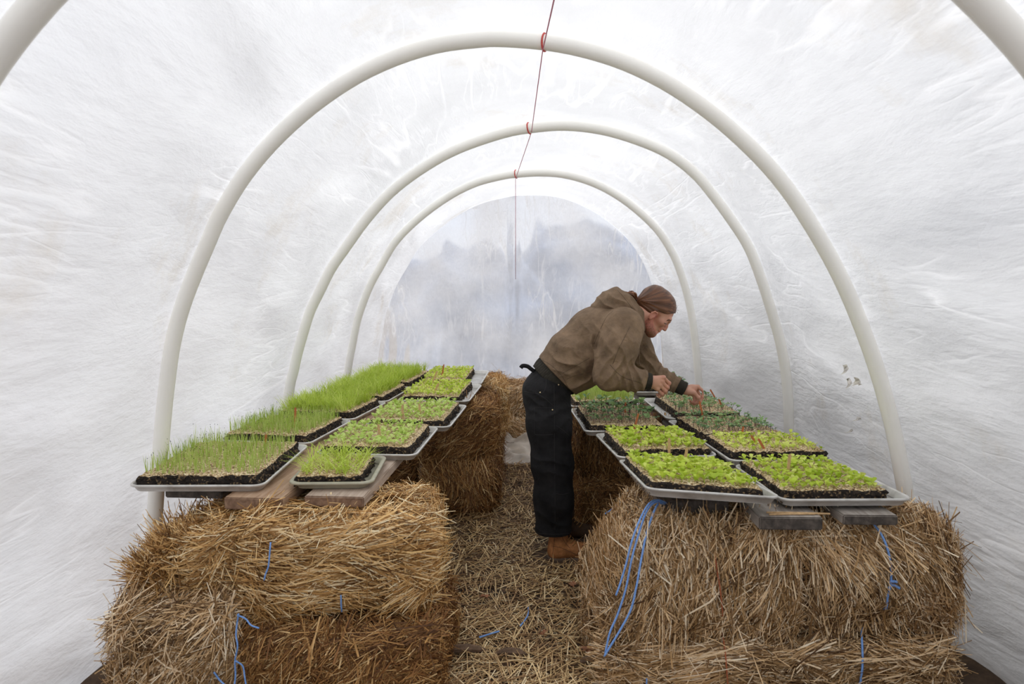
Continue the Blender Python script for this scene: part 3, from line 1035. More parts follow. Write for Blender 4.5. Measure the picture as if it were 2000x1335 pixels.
plank_px(318, 434, 950, .712, .048, 3.3, 'wood_dark', math.radians(-4.2), 'dark weathered plank end under the leftmost seedling pan', KL)
plank_px(434, 552, 973, .706, .045, 3.4, 'wood_warm', math.radians(-4.2), 'warm brown plank with split end, between the two left pans', KL)
plank_px(592, 711, 970, .706, .040, 3.4, 'wood_pale', math.radians(-4.2), 'pale grey plank at the aisle side of the left row', KL)
plank_px(1484, 1607, 1010, .690, .045, 3.2, 'wood_grey', math.radians(-2), 'grey plank end with two thin sticks lying on it, right row')
plank_px(1648, 1754, 1006, .690, .035, 3.2, 'wood_grey', math.radians(-2), 'grey plank end under the far right front pan')
plank_px(1290, 1425, 978, .695, .05, 3.2, 'wood_dark', math.radians(2), 'dark plank shaded beneath the front pan beside the aisle, right row')
for (a, b_, lb) in (((1497, 1000), (1621, 1003), 'thin pale stick on the grey plank, the longer of two'), ((1502, 1004), (1592, 1003), 'shorter thin stick crossing the longer one on the grey plank')):
    A, B_ = onz(*a, .694), onz(*b_, .694)
    Vv, Ff = tube([A, (A + B_) / 2 + np.array([0, 0, .001]), B_], .0032, 8)
    o = mesh_obj('thin_stick', np.array(Vv) - A, [tuple(f) for f in Ff], M['marker_wood'])
    o.location = tuple(A)
    tag(o, lb, 'stick', 'thin sticks on the plank')

# ================================================================== PANS, SOIL, SEEDLINGS
def rrect(W_, L_, r, z, n=6):
    pts = []
    for cx, cy, a0 in ((W_ / 2 - r, L_ / 2 - r, 0), (-W_ / 2 + r, L_ / 2 - r, 90), (-W_ / 2 + r, -L_ / 2 + r, 180), (W_ / 2 - r, -L_ / 2 + r, 270)):
        for i in range(n + 1):
            a = math.radians(a0 + 90 * i / n)
            pts.append((cx + r * math.cos(a), cy + r * math.sin(a), z))
    return pts


def pan_mesh(W_, L_, lip=.010, deep=.027, olive=False):
    """rolled rim on top at z=0, floor of the pan below"""
    ins = lip
    loops = [rrect(W_ - 2 * (ins + .012), L_ - 2 * (ins + .012), .03, -deep),
             rrect(W_ - 2 * (ins + .010), L_ - 2 * (ins + .010), .032, -deep + .003),
             rrect(W_ - 2 * ins, L_ - 2 * ins, .036, -.003),
             rrect(W_ - 2 * ins + .004, L_ - 2 * ins + .004, .038, .0),
             rrect(W_ - .004, L_ - .004, .042, .001),
             rrect(W_, L_, .044, -.003),
             rrect(W_ - .002, L_ - .002, .043, -.008),
             rrect(W_ - 2 * ins + .002, L_ - 2 * ins + .002, .037, -.009),
             rrect(W_ - 2 * (ins + .009), L_ - 2 * (ins + .009), .032, -deep - .001),
             rrect(W_ - 2 * (ins + .012), L_ - 2 * (ins + .012), .03, -deep - .003)]
    n = len(loops[0])
    V = [p for l in loops for p in l]
    Fc = []
    for k in range(len(loops) - 1):
        for i in range(n):
            j = (i + 1) % n
            Fc.append((k * n + i, k * n + j, (k + 1) * n + j, (k + 1) * n + i))
    Fc.append(tuple(range(n)))
    Fc.append(tuple((len(loops) - 1) * n + i for i in range(n))[::-1])
    return V, Fc


def blade(rg, h, w, lean, curve, seg=4):
    """one narrow leaf: verts, faces"""
    az = rg.uniform(0, 2 * math.pi)
    d = np.array([math.cos(az), math.sin(az), 0])
    s_ = np.array([-math.sin(az), math.cos(az), 0])
    V, Fc = [], []
    for i in range(seg + 1):
        t_ = i / seg
        ww = w * (1 - t_ ** 2 * .85)
        c = d * (lean * t_ + curve * t_ * t_) * h + np.array([0, 0, h * t_ * (1 - .3 * curve * t_)])
        V += [c - s_ * ww / 2, c + d * ww * .3, c + s_ * ww / 2]
    for i in range(seg):
        for j in range(2):
            Fc.append((i * 3 + j, i * 3 + j + 1, i * 3 + 4 + j, i * 3 + 3 + j))
    return V, Fc


def leaf(rg, az, ln, w, elev, base, droop=.4):
    """broad cupped leaf"""
    d = np.array([math.cos(az) * math.cos(elev), math.sin(az) * math.cos(elev), math.sin(elev)])
    s_ = np.array([-math.sin(az), math.cos(az), 0])
    up = np.cross(d, s_) * -1
    up = up if up[2] > 0 else -up
    V, Fc = [], []
    prof = [(0, .12), (.3, .55), (.58, 1.0), (.82, .9), (1.0, .3)]
    for t_, ww in prof:
        c = base + d * ln * t_ - np.array([0, 0, droop * ln * t_ * t_ * .5])
        V += [c - s_ * w * ww / 2 + up * w * .16 * ww, c, c + s_ * w * ww / 2 + up * w * .16 * ww]
    for i in range(len(prof) - 1):
        for j in range(2):
            Fc.append((i * 3 + j, i * 3 + j + 1, i * 3 + 4 + j, i * 3 + 3 + j))
    return V, Fc


def stem(h, r, top):
    V, Fc = tube([(0, 0, -.004), (top[0] * .5, top[1] * .5, h * .5), (top[0], top[1], h)], r, 4)
    return V, Fc


def merge(parts):
    V, Fc, mi = [], [], []
    for v, f, m_ in parts:
        b = len(V)
        V += [tuple(x) for x in v]
        Fc += [tuple(i + b for i in q) for q in f]
        mi += [m_] * len(f)
    return V, Fc, mi


def sprout(kind, rg):
    P = []
    if kind in ('lettuce', 'lettuce_cool', 'lettuce_young'):
        n = int(rg.integers(3, 5)) if kind != 'lettuce_young' else int(rg.integers(2, 5))
        sc = .8 if kind == 'lettuce_young' else 1.0
        h = rg.uniform(.006, .014) * sc
        P.append((*stem(h, .0013, (0, 0)), 0))
        a0 = rg.uniform(0, 6.28)
        for i in range(n):
            P.append((*leaf(rg, a0 + i * 6.28 / n + rg.normal(0, .3), rg.uniform(.021, .033) * sc, rg.uniform(.014, .021) * sc, rg.uniform(.45, 1.2), np.array([0, 0, h * .8]), .45), 0))
    elif kind == 'brassica' or kind == 'brassica_tall':
        sc = 1.0 if kind == 'brassica' else 1.5
        h = rg.uniform(.016, .034) * sc
        tp = rg.normal(0, .005, 2)
        P.append((*stem(h, .0011 * sc, tp), 1))
        a0 = rg.uniform(0, 6.28)
        for i in range(int(rg.integers(2, 5))):
            P.append((*leaf(rg, a0 + i * 2.4, rg.uniform(.016, .026) * sc, rg.uniform(.013, .020) * sc, rg.uniform(.2, .9), np.array([tp[0], tp[1], h * rg.uniform(.7, 1)]), .3), 0))
    elif kind == 'chive':
        for i in range(int(rg.integers(3, 7))):
            v, f = blade(rg, rg.uniform(.035, .078), .0022, rg.uniform(-.05, .22), rg.uniform(0, .25))
            off_ = np.array([rg.normal(0, .004), rg.normal(0, .004), 0])
            v = [x + off_ for x in v]
            P.append((v, f, 0))
            if rg.random() < .14:
                c = v[-2]
                P.append((*tube([c, c + np.array([.001, 0, .002])], .0012, 5), 1))
    elif kind == 'onion':
        for i in range(int(rg.integers(4, 7))):
            v, f = blade(rg, rg.uniform(.06, .11), .0034, rg.uniform(0, .2), rg.uniform(0, .3))
            off_ = np.array([rg.normal(0, .004), rg.normal(0, .004), 0])
            P.append(([x + off_ for x in v], f, 0))
    elif kind == 'dill':
        for i in range(int(rg.integers(9, 14))):
            v, f = blade(rg, rg.uniform(.04, .095), .0032, rg.uniform(0, .75), rg.uniform(0, .9))
            off_ = np.array([rg.normal(0, .007), rg.normal(0, .007), 0])
            P.append(([x + off_ for x in v], f, 0))
    elif kind == 'grass':
        for i in range(int(rg.integers(4, 7))):
            v, f = blade(rg, rg.uniform(.025, .075), .0044, rg.uniform(.1, 1.3), rg.uniform(0, 1.3))
            off_ = np.array([rg.normal(0, .006), rg.normal(0, .006), 0])
            P.append(([x + off_ for x in v], f, 0))
    return merge(P)


KM = {'lettuce': ['lettuce'], 'lettuce_cool': ['lettuce_cool'], 'lettuce_young': ['lettuce'], 'brassica': ['brassica', 'stem_purple'], 'brassica_tall': ['brassica', 'stem_purple'], 'chive': ['chive', 'seed_tip'], 'onion': ['chive'], 'dill': ['dill'], 'grass': ['dill']}
PROTO = {}
def protos(kind, n=10):
    if kind not in PROTO:
        rg = np.random.default_rng(abs(hash(kind)) % 1000 if False else sum(map(ord, kind)))
        L_ = []
        for i in range(n):
            V, Fc, mi = sprout(kind, rg)
            me = bpy.data.meshes.new(kind + '_seedling')
            me.from_pydata(V, [], Fc)
            for mm in KM[kind]:
                me.materials.append(M[mm])
            me.polygons.foreach_set('material_index', mi)
            me.polygons.foreach_set('use_smooth', [True] * len(Fc))
            a = me.attributes.new('t', 'FLOAT', 'POINT')
            a.data.foreach_set('value', np.full(len(V), rg.uniform(.1, .95), dtype=np.float32))
            L_.append((np.array(V), Fc, mi, me))
        PROTO[kind] = L_
    return PROTO[kind]


PART_NAME = {'lettuce': 'lettuce_seedling', 'lettuce_cool': 'lettuce_seedling', 'lettuce_young': 'lettuce_seedling', 'brassica': 'brassica_seedling', 'brassica_tall': 'brassica_seedling', 'chive': 'chive_sprout', 'onion': 'onion_sprout', 'dill': 'feathery_sprout', 'grass': 'grassy_sprout'}


def soil_bed(frame, W_, L_, offx, offy, h, crops, label, seed, group='beds of soil blocks'):
    """frame: matrix of the pan; soil slab with sprouts standing in it"""
    rg = np.random.default_rng(seed)
    nx, ny, nzs = int(W_ / .009), int(L_ / .009), 5
    V, Fc, mi = [], [], []
    # top grid
    gx, gy = np.meshgrid(np.linspace(-W_ / 2, W_ / 2, nx), np.linspace(-L_ / 2, L_ / 2, ny))
    p = np.stack([gx, gy, 0 * gx + seed], -1)
    edge = np.minimum(np.minimum(gx + W_ / 2, W_ / 2 - gx), np.minimum(gy + L_ / 2, L_ / 2 - gy))
    gz = h + .004 * vnoise(p, 26) + .004 * vnoise(p, 70) - .008 * np.exp(-edge / .006)
    wob = .007 * vnoise(p, 45) + .004 * vnoise(p, 110)
    top = np.stack([gx * (1 - .004), gy * (1 - .004), gz], -1)
    ring = [(i, 0) for i in range(nx)] + [(nx - 1, j) for j in range(1, ny)] + [(i, ny - 1) for i in range(nx - 2, -1, -1)] + [(0, j) for j in range(ny - 2, 0, -1)]
    for j in range(ny):
        for i in range(nx):
            V.append(top[j, i])
    for j in range(ny - 1):
        for i in range(nx - 1):
            Fc.append((j * nx + i, j * nx + i + 1, (j + 1) * nx + i + 1, (j + 1) * nx + i))
            mi.append(0)
    prev = [j * nx + i for i, j in ring]
    nrg = len(ring)
    for k in range(1, nzs + 1):
        cur = []
        for (i, j) in ring:
            x, y = gx[j, i], gy[j, i]
            z = top[j, i, 2] * (1 - k / nzs) + (-.0 if k == nzs else 0)
            nn = float(vnoise(np.array([[x, y, z * 2 + seed]]), 60)[0])
            nd = np.array([np.sign(x) if abs(abs(x) - W_ / 2) < 1e-6 else 0, np.sign(y) if abs(abs(y) - L_ / 2) < 1e-6 else 0, 0.])
            cur.append(len(V))
            V.append(np.array([x, y, z]) + nd * (.010 * nn + .006 * float(vnoise(np.array([[x, y, z + seed]]), 150)[0]) + .004 * k / nzs))
        for a in range(nrg):
            b_ = (a + 1) % nrg
            Fc.append((prev[a], cur[a], cur[b_], prev[b_]))
            mi.append(1)
        prev = cur
    o = mesh_obj('seedling_bed', V, Fc, [M['vermiculite'], M['soil']], None, mi, smooth=True)
    o.matrix_world = frame @ Matrix.Translation((offx, offy, 0))
    tag(o, label, 'seedling bed', group)
    # sprouts
    stuffV, stuffF, stuffM, stuffT = {}, {}, {}, {}
    for (kind, y0, y1, sp, npart, jit) in crops:
        pr = protos(kind)
        spots = []
        xs = np.arange(-W_ / 2 + .014, W_ / 2 - .008, sp)
        yy = np.arange(-L_ / 2 + L_ * y0 + .014, -L_ / 2 + L_ * y1 - .006, sp)
        for y in yy:
            for x in xs:
                if rg.random() < .94:
                    spots.append((x + rg.normal(0, jit), y + rg.normal(0, jit)))
        for q, (x, y) in enumerate(spots):
            V_, F_, m_, me = pr[int(rg.integers(len(pr)))]
            rz, sc = rg.uniform(0, 6.28), rg.uniform(.75, 1.2)
            x, y = float(np.clip(x, -W_ / 2 + .006, W_ / 2 - .006)), float(np.clip(y, -L_ / 2 + .006, L_ / 2 - .006))
            zt = h + .004 * float(vnoise(np.array([[x, y, seed]]), 26)[0]) - .002
            if q < npart:
                c = bpy.data.objects.new(PART_NAME[kind], me)
                COL.objects.link(c)
                c.parent = o
                c.location = (x, y, zt)
                c.rotation_euler = (rg.normal(0, .12), rg.normal(0, .12), rz)
                c.scale = (sc, sc, sc)
            else:
                R = np.array([[math.cos(rz), -math.sin(rz), 0], [math.sin(rz), math.cos(rz), 0], [0, 0, 1]]) * sc
                vv = V_ @ R.T + np.array([x, y, zt])
                L0 = stuffV.setdefault(kind, [])
                nb = sum(len(a) for a in L0)
                L0.append(vv)
                stuffF.setdefault(kind, []).extend([tuple(i + nb for i in f) for f in F_])
                stuffM.setdefault(kind, []).extend(m_)
                stuffT.setdefault(kind, []).append(np.full(len(vv), rg.uniform(.05, .98)))
    for kind, L0 in stuffV.items():
        s = mesh_obj(PART_NAME[kind].replace('seedling', 'seedlings').replace('sprout', 'sprouts'), np.vstack(L0).tolist(), stuffF[kind], [M[x] for x in KM[kind]], o, stuffM[kind], attr={'t': np.concatenate(stuffT[kind])})
        s['kind'] = 'stuff'
    return o


def frame_from(pn, pf, inner, W_):
    """pan frame from two points of its inner rim (near, far); inner=+1: the pan lies to the left of that edge"""
    yv = pf - pn
    L_ = np.linalg.norm(yv)
    yv = yv / L_
    xv = np.cross(yv, [0, 0, 1])
    xv /= np.linalg.norm(xv)
    zv = np.cross(xv, yv)
    c = (pn + pf) / 2 - xv * inner * W_ / 2
    m_ = Matrix(((xv[0], yv[0], zv[0], c[0]), (xv[1], yv[1], zv[1], c[1]), (xv[2], yv[2], zv[2], c[2]), (0, 0, 0, 1)))
    return m_, L_


def pan(frame, W_, L_, label, mat='alu', lip=.010, name='sheet_pan', group='sheet pans in rows'):
    V, Fc = pan_mesh(W_, L_, lip)
    o = mesh_obj(name, V, Fc, M[mat])
    o.matrix_world = frame
    tag(o, label, 'tray', group)
    return o


WP = .457
ZR, ZLr = .735, .742


def Lp(x, y):
    return onplane(x, y, ZLr, 2.7, KL)


def Rp(x, y):
    return onz(x, y, ZR)


BOT = -.024
PANS = []
def euler_frame(x, y, z, yaw, pi_, ro):
    return Matrix.Translation((x, y, z)) @ Matrix.Rotation(math.radians(yaw), 4, 'Z') @ Matrix.Rotation(math.radians(pi_), 4, 'X') @ Matrix.Rotation(math.radians(ro), 4, 'Y')


def put(key, pn, pf, inner, plabel, blabel, crops, seed, gap=(.02, .05), W_=WP, soilh=.052, mat='alu', lip=.010, L_over=None, name='sheet_pan', fr=None):
    fr, L_ = frame_from(pn, pf, inner, W_) if not fr else (fr, L_over)
    pan(fr, W_, L_, plabel, mat, lip, name)
    g_in, g_y = gap
    sw, sl = W_ - .045 - abs(g_in), L_ - .05 - g_y
    soil_bed(fr @ Matrix.Translation((0, 0, BOT)), sw, sl, -inner * g_in / 2, 0, soilh, crops, blabel, seed)
    PANS.append((key, fr, sw, sl))


e = .012  # rims overlap like tucked pans: alternate heights slightly
up = np.array([0, 0, e])
put('L1a', Lp(514, 947), Lp(605, 867), 1, 'aluminium pan at the very front of the outer left row', 'soil bed of sparse thin chive sprouts, frontmost on the left', [('chive', 0, 1, .025, 100, .004)], 101, W_=.515)
put('L1b', Lp(605, 865), Lp(690, 819), 1, 'second pan from the front in the outer left row', 'soil bed of thicker chive sprouts behind the frontmost left bed', [('chive', 0, 1, .019, 100, .005)], 102, W_=.475)
put('L1c', Lp(691, 818), Lp(757, 784), 1, 'third pan from the front in the outer left row', 'bed of feathery bright green sprouts midway along the outer left row', [('dill', 0, 1, .026, 100, .006)], 103, soilh=.055, W_=.475)
put('L1d', Lp(757, 783), Lp(806, 755), 1, 'fourth pan of the outer left row, buried in feathery green', 'bed of feathery green sprouts, fourth in the outer left row', [('dill', 0, 1, .026, 100, .006)], 104, soilh=.055, W_=.475)
put('L1e', Lp(806, 755), Lp(850, 729), 1, 'last pan of the outer left row by the end wall', 'last bed of feathery green sprouts in the outer left row', [('dill', 0, 1, .028, 100, .006)], 105, soilh=.055, W_=.475)
put('L2h', Lp(728, 942), Lp(757, 889), 1, 'small olive plastic tray at the front of the aisle side left row', 'small bed of long grassy leaves in the olive tray', [('grass', 0, 1, .027, 100, .006)], 106, W_=.325, soilh=.045, mat='tray_olive', lip=.018, gap=(.03, .03), name='seed_tray')
put('L2a', Lp(813, 888), Lp(858, 833), 1, 'front aluminium pan of the aisle side left row, behind the olive tray', 'bed of pale lettuce seedlings just behind the grassy olive tray', [('lettuce_cool', 0, 1, .034, 100, .006)], 107)
put('L2b', Lp(879, 833), Lp(913, 790), 1, 'second aluminium pan of the aisle side left row', 'second bed of pale lettuce seedlings on the aisle side, left', [('lettuce_cool', 0, 1, .032, 100, .006)], 108)
put('L2c', Lp(916, 783), Lp(942, 750), 1, 'third aluminium pan of the aisle side left row', 'bed of yellow green lettuce, third aluminium pan on the left aisle', [('lettuce_young', 0, 1, .026, 100, .006)], 109, gap=(.05, .03))
put('L2d', Lp(940, 749), Lp(956, 723), 1, 'farthest aluminium pan of the aisle side left row', 'farthest bed of yellow green lettuce on the left aisle', [('lettuce_young', 0, 1, .026, 100, .006)], 110, gap=(.10, .03))
# right rows
a0, a1 = at(1260, 948, 2.50), at(1208, 896, 3.08)
put('R1a', a0, a1, -1, 'aluminium pan at the front of the right row, tilted up beside the aisle', 'bed of bright lettuce seedlings at the front right, beside the aisle', [('lettuce', 0, 1, .029, 100, .006)], 111, gap=(-.03, .03), soilh=.048, L_over=.66, fr=euler_frame(.682, 2.665, .762, -.3, -4.8, 3.8))
put('R1b', Rp(1207, 895) + up * .5, Rp(1161, 848) + up * .5, -1, 'second pan of the aisle side right row, rim curving away', 'bed of bright lettuce with two wooden markers, second on the right aisle', [('lettuce', 0, 1, .029, 100, .006)], 112)
put('R1c', Rp(1141, 841), Rp(1113, 797), -1, 'third pan of the aisle side right row, beside the black trousers', 'bed of dark blue green brassica seedlings with purple stems beside the trousers', [('brassica', 0, .3, .034, 50, .006), ('brassica_tall', .3, 1, .040, 50, .008)], 113)
put('R1d', Rp(1113, 796) + up, Rp(1092, 765) + up, -1, 'fourth pan of the aisle side right row, under the jacket', 'bed of upright onion sprouts under the jacket', [('onion', 0, 1, .026, 100, .005)], 114)
put('R2a', Rp(1526, 975), Rp(1431, 906), -1, 'front aluminium pan of the outer right row, at the right corner', 'bed of bright lettuce at the front right corner', [('lettuce', 0, 1, .030, 100, .006)], 115, gap=(-.06, .03), W_=.475)
put('R2b', Rp(1427, 904) + up, Rp(1366, 862) + up, -1, 'second aluminium pan of the outer right row', 'bed of yellow green lettuce with two tilted orange markers, second on the outer right', [('lettuce_young', 0, 1, .029, 100, .006)], 116, gap=(.0, .03), soilh=.058)
put('R2c', Rp(1366, 861), Rp(1302, 820), -1, 'third aluminium pan of the outer right row', 'bed of tiny dark seedlings on tan flakes, third on the outer right', [('brassica', 0, 1, .030, 100, .007)], 117, soilh=.056)
put('R2d', Rp(1302, 819) + up * .6, Rp(1254, 779) + up * .6, -1, 'fourth aluminium pan of the outer right row, under the reaching hand', 'bed of round leaved brassica seedlings under the reaching hand', [('brassica', 0, 1, .034, 100, .007)], 118, gap=(.06, .03), soilh=.056)
put('R3', Rp(1234, 768) + up, Rp(1205, 748) + up, -1, 'far pan of the right row behind the forearms', 'bed of taller leafy plants behind the forearms', [('brassica_tall', 0, 1, .045, 60, .008)], 119, soilh=.055)

# wooden and orange markers stuck in the soil
def marker(a, b, Z, mat, label, w=.012):
    A = onz(*a, Z) if Z is not None else None
    B_ = at(*b, A[1])
    ax = B_ - A
    ln = np.linalg.norm(ax)
    ax /= ln
    A = A - ax * .02
    s_ = np.cross(ax, [0, 1, 0])
    s_ /= np.linalg.norm(s_)
    d_ = np.cross(s_, ax)
    prof = [(0, .25), (.06, .8), (.12, 1), (.9, 1), (.97, .8), (1, .35)]
    V = []
    for t_, ww in prof:
        c = A + ax * (ln + .02) * t_
        for sx, sy in ((-1, -1), (1, -1), (1, 1), (-1, 1)):
            V.append(c + s_ * sx * w / 2 * ww + d_ * sy * .0011)
    Fc = []
    for k in range(len(prof) - 1):
        for j in range(4):
            Fc.append((k * 4 + j, k * 4 + (j + 1) % 4, k * 4 + 4 + (j + 1) % 4, k * 4 + 4 + j))
    Fc += [(0, 1, 2, 3)[::-1], tuple(len(V) - 4 + i for i in range(4))]
    o = mesh_obj('plant_marker', np.array(V) - A, [tuple(f) for f in Fc], M[mat], smooth=False)
    o.location = tuple(A)
    tag(o, label, 'plant marker', 'plant markers in the soil')
    return o


mw, mo = 'marker_wood', 'marker_orange'
for a, b, Z, mt, lb in [
    ((517, 872), (520, 848), .785, mo, 'brown marker at the back of the front left chive bed'),
    ((576, 832), (577, 795), .80, mo, 'thin brown marker among the thicker chive sprouts'),
    ((742, 858), (739, 828), .78, mw, 'pale wooden marker in the lettuce behind the grassy tray'),
    ((787, 818), (786, 790), .80, mw, 'pale wooden marker in the second left lettuce bed, the left of two'),
    ((820, 812), (819, 788), .80, mw, 'pale wooden marker in the second left lettuce bed, the right of two'),
    ((850, 762), (857, 748), .84, mw, 'leaning wooden marker in the third left lettuce bed'),
    ((847, 742), (854, 724), .86, mw, 'leaning wooden marker in the farthest left lettuce bed'),
    ((864, 730), (867, 711), .87, mo, 'dark upright marker in the farthest left lettuce bed'),
    ((1307, 890), (1307, 855), .765, mw, 'wooden marker in the right aisle lettuce, the farther of two'),
    ((1336, 908), (1342, 874), .765, mw, 'wooden marker in the right aisle lettuce, the nearer of two'),
    ((1539, 922), (1543, 886), .765, mw, 'tall pale wooden marker at the back of the right corner lettuce'),
    ((1479, 869), (1467, 850), .775, mo, 'orange marker tilting left in the yellow green lettuce, left of a pair'),
    ((1494, 879), (1481, 856), .775, mo, 'orange marker tilting left in the yellow green lettuce, right of a pair'),
    ((1448, 850), (1452, 832), .77, mo, 'orange marker at the front edge of the tiny seedlings'),
    ((1411, 797), (1404, 779), .77, mo, 'orange marker leaning in the round leaved seedlings right of the hand'),
    ((1394, 772), (1387, 760), .775, mo, 'farthest orange marker at the back of the round leaved seedlings'),
    ((1240, 833), (1247, 807), .765, mo, 'orange marker in the dark seedlings beside the trousers'),
    ((1221, 805), (1222, 785), .765, mo, 'dark orange marker at the back of the seedlings beside the trousers'),
]:
    marker(a, b, Z, mt, lb, .012 if mt == mw else .010)

#PERSON#
# ================================================================== PERSON
class Field:
    """signed distance grid with smooth joins; surface taken with surface nets"""

    def __init__(s, lo, hi, h):
        s.lo, s.h = np.array(lo, float), h
        s.n = np.ceil((np.array(hi) - s.lo) / h).astype(int) + 1
        s.d = np.full(s.n, .2, np.float32)

    def sub(s, lo, hi):
        a = np.clip(np.floor((np.array(lo) - s.lo) / s.h).astype(int), 0, s.n)
        b = np.clip(np.ceil((np.array(hi) - s.lo) / s.h).astype(int) + 1, 0, s.n)
        sl = tuple(slice(a[i], b[i]) for i in range(3))
        ax = [(s.lo[i] + s.h * np.arange(a[i], b[i])).astype(np.float32) for i in range(3)]
        return sl, np.meshgrid(*ax, indexing='ij', sparse=True)

    def join(s, sl, p, k, op='u'):
        d = s.d[sl]
        if op == 's':
            p = -p
            d2, p2 = -d, -p
            m = np.maximum(k - np.abs(d2 - p2), 0) / k if k else 0
            r = -(np.minimum(d2, p2) - m * m * k * .25)
        else:
            m = np.maximum(k - np.abs(d - p), 0) / k if k else 0
            r = np.minimum(d, p) - m * m * k * .25
        s.d[sl] = r

    def rc(s, a, b, r1, r2, k=.02, sy=1.0, op='u'):
        a, b = np.array(a, float), np.array(b, float)
        R = max(r1, r2)
        pad = np.array([R, R / sy, R]) + k + .012
        lo, hi = np.minimum(a, b) - pad, np.maximum(a, b) + pad
        sl, (X, Y, Z) = s.sub(lo, hi)
        ba = (b - a) * np.array([1, sy, 1])
        px, py, pz = X - a[0], (Y - a[1]) * sy, Z - a[2]
        t = (px * ba[0] + py * ba[1] + pz * ba[2]) / max(ba @ ba, 1e-9)
        t = np.clip(t, 0, 1)
        d = np.sqrt((px - ba[0] * t) ** 2 + (py - ba[1] * t) ** 2 + (pz - ba[2] * t) ** 2) - (r1 + (r2 - r1) * t)
        s.join(sl, d.astype(np.float32), k, op)

    def chain(s, pts, rs, k=.02, sy=1.0, op='u'):
        for i in range(len(pts) - 1):
            s.rc(pts[i], pts[i + 1], rs[i], rs[i + 1], k, sy, op)

    def ell(s, c, r, R=None, k=.02, op='u'):
        c, r = np.array(c, float), np.array(r, float)
        m = r.max() + k + .012
        sl, (X, Y, Z) = s.sub(c - m, c + m)
        R = np.eye(3) if R is None else np.array(R)
        x, y, z = X - c[0], Y - c[1], Z - c[2]
        q = [(R[0, i] * x + R[1, i] * y + R[2, i] * z) for i in range(3)]
        k0 = np.sqrt(sum((q[i] / r[i]) ** 2 for i in range(3)))
        k1 = np.sqrt(sum((q[i] / r[i] ** 2) ** 2 for i in range(3))) + 1e-9
        d = k0 * (k0 - 1) / k1
        s.join(sl, d.astype(np.float32), k, op)

    def grid(s):
        ax = [(s.lo[i] + s.h * np.arange(s.n[i])).astype(np.float32) for i in range(3)]
        return np.meshgrid(*ax, indexing='ij', sparse=True)

    def mesh(s):
        D = s.d
        ins = D < 0
        n = np.array(D.shape)
        cnt = np.zeros(n - 1, np.uint8)
        for dx in (0, 1):
            for dy in (0, 1):
                for dz in (0, 1):
                    cnt += ins[dx:n[0] - 1 + dx, dy:n[1] - 1 + dy, dz:n[2] - 1 + dz]
        act = (cnt > 0) & (cnt < 8)
        ci = np.argwhere(act)
        vid = np.full(n - 1, -1, np.int32)
        vid[act] = np.arange(len(ci))
        corners = np.array([(x, y, z) for x in (0, 1) for y in (0, 1) for z in (0, 1)])
        val = np.stack([D[ci[:, 0] + c[0], ci[:, 1] + c[1], ci[:, 2] + c[2]] for c in corners], 1)
        acc = np.zeros((len(ci), 3))
        num = np.zeros(len(ci))
        for i in range(8):
            for j in range(i + 1, 8):
                if np.abs(corners[i] - corners[j]).sum() != 1:
                    continue
                a, b_ = val[:, i], val[:, j]
                m_ = (a < 0) != (b_ < 0)
                t_ = np.where(m_, a / np.where(m_, a - b_, 1), 0)
                acc += np.where(m_[:, None], corners[i] + (corners[j] - corners[i]) * t_[:, None], 0)
                num += m_
        V = s.lo + (ci + acc / num[:, None]) * s.h
        Q = []
        for ax in range(3):
            o1, o2 = (ax + 1) % 3, (ax + 2) % 3
            sl0 = [slice(None)] * 3
            sl1 = [slice(None)] * 3
            sl0[ax] = slice(0, n[ax] - 1)
            sl1[ax] = slice(1, n[ax])
            A, B_ = ins[tuple(sl0)], ins[tuple(sl1)]
            e_ = np.argwhere(A != B_)
            e_ = e_[(e_[:, o1] > 0) & (e_[:, o2] > 0) & (e_[:, o1] < n[o1] - 1) & (e_[:, o2] < n[o2] - 1)]
            if not len(e_):
                continue
            def g(d1, d2):
                q = e_.copy()
                q[:, o1] -= d1
                q[:, o2] -= d2
                return vid[q[:, 0], q[:, 1], q[:, 2]]
            f_ = np.stack([g(1, 1), g(0, 1), g(0, 0), g(1, 0)], 1)
            fl = ~A[e_[:, 0], e_[:, 1], e_[:, 2]]
            f_[fl] = f_[fl][:, ::-1]
            Q.append(f_)
        return V, np.vstack(Q)


def relax(V, Q, it=1, lam=.5):
    for _ in range(it):
        acc = np.zeros_like(V)
        num = np.zeros(len(V))
        for i in range(4):
            a, b_ = Q[:, i], Q[:, (i + 1) % 4]
            np.add.at(acc, a, V[b_])
            np.add.at(num, a, 1)
            np.add.at(acc, b_, V[a])
            np.add.at(num, b_, 1)
        V = V + lam * (acc / num[:, None] - V)
    return V


YC = 3.97
person = empty('person', (.26, YC, 0))
tag(person, 'person in a brown hooded work jacket and black trousers bending over the right hand pans', 'person')


def pchild(name, V, Q, mats, parent=None, **kw):
    par = parent or person
    l = np.array(person.location)
    return mesh_obj(name, np.asarray(V, float) - l if par is person else np.asarray(V, float) - l, Q, mats, par, **kw)


# --- head frame: face looks down and to the right
HC = at(1280.4, 608.9, YC)
fv = np.array([.67, 0, -.742])
uv = np.array([.742, 0, .67])
sv = np.array([0, 1.0, 0])
HR = np.stack([fv, sv, uv], 1)


def hp_(f, s_, u):
    return HC + fv * f + sv * s_ + uv * u


# near arm (right), far arm (left), legs
nS, nE, nW = at(1222, 640, 3.79), at(1194, 728, 3.71), at(1268, 745, 3.715)
fS, fE, fW = at(1232, 650, 4.14), at(1268, 724, 4.19), at(1339, 761, 4.125)
B = Field((.0, 3.60, .0), (1.12, 4.36, 1.53), .003)
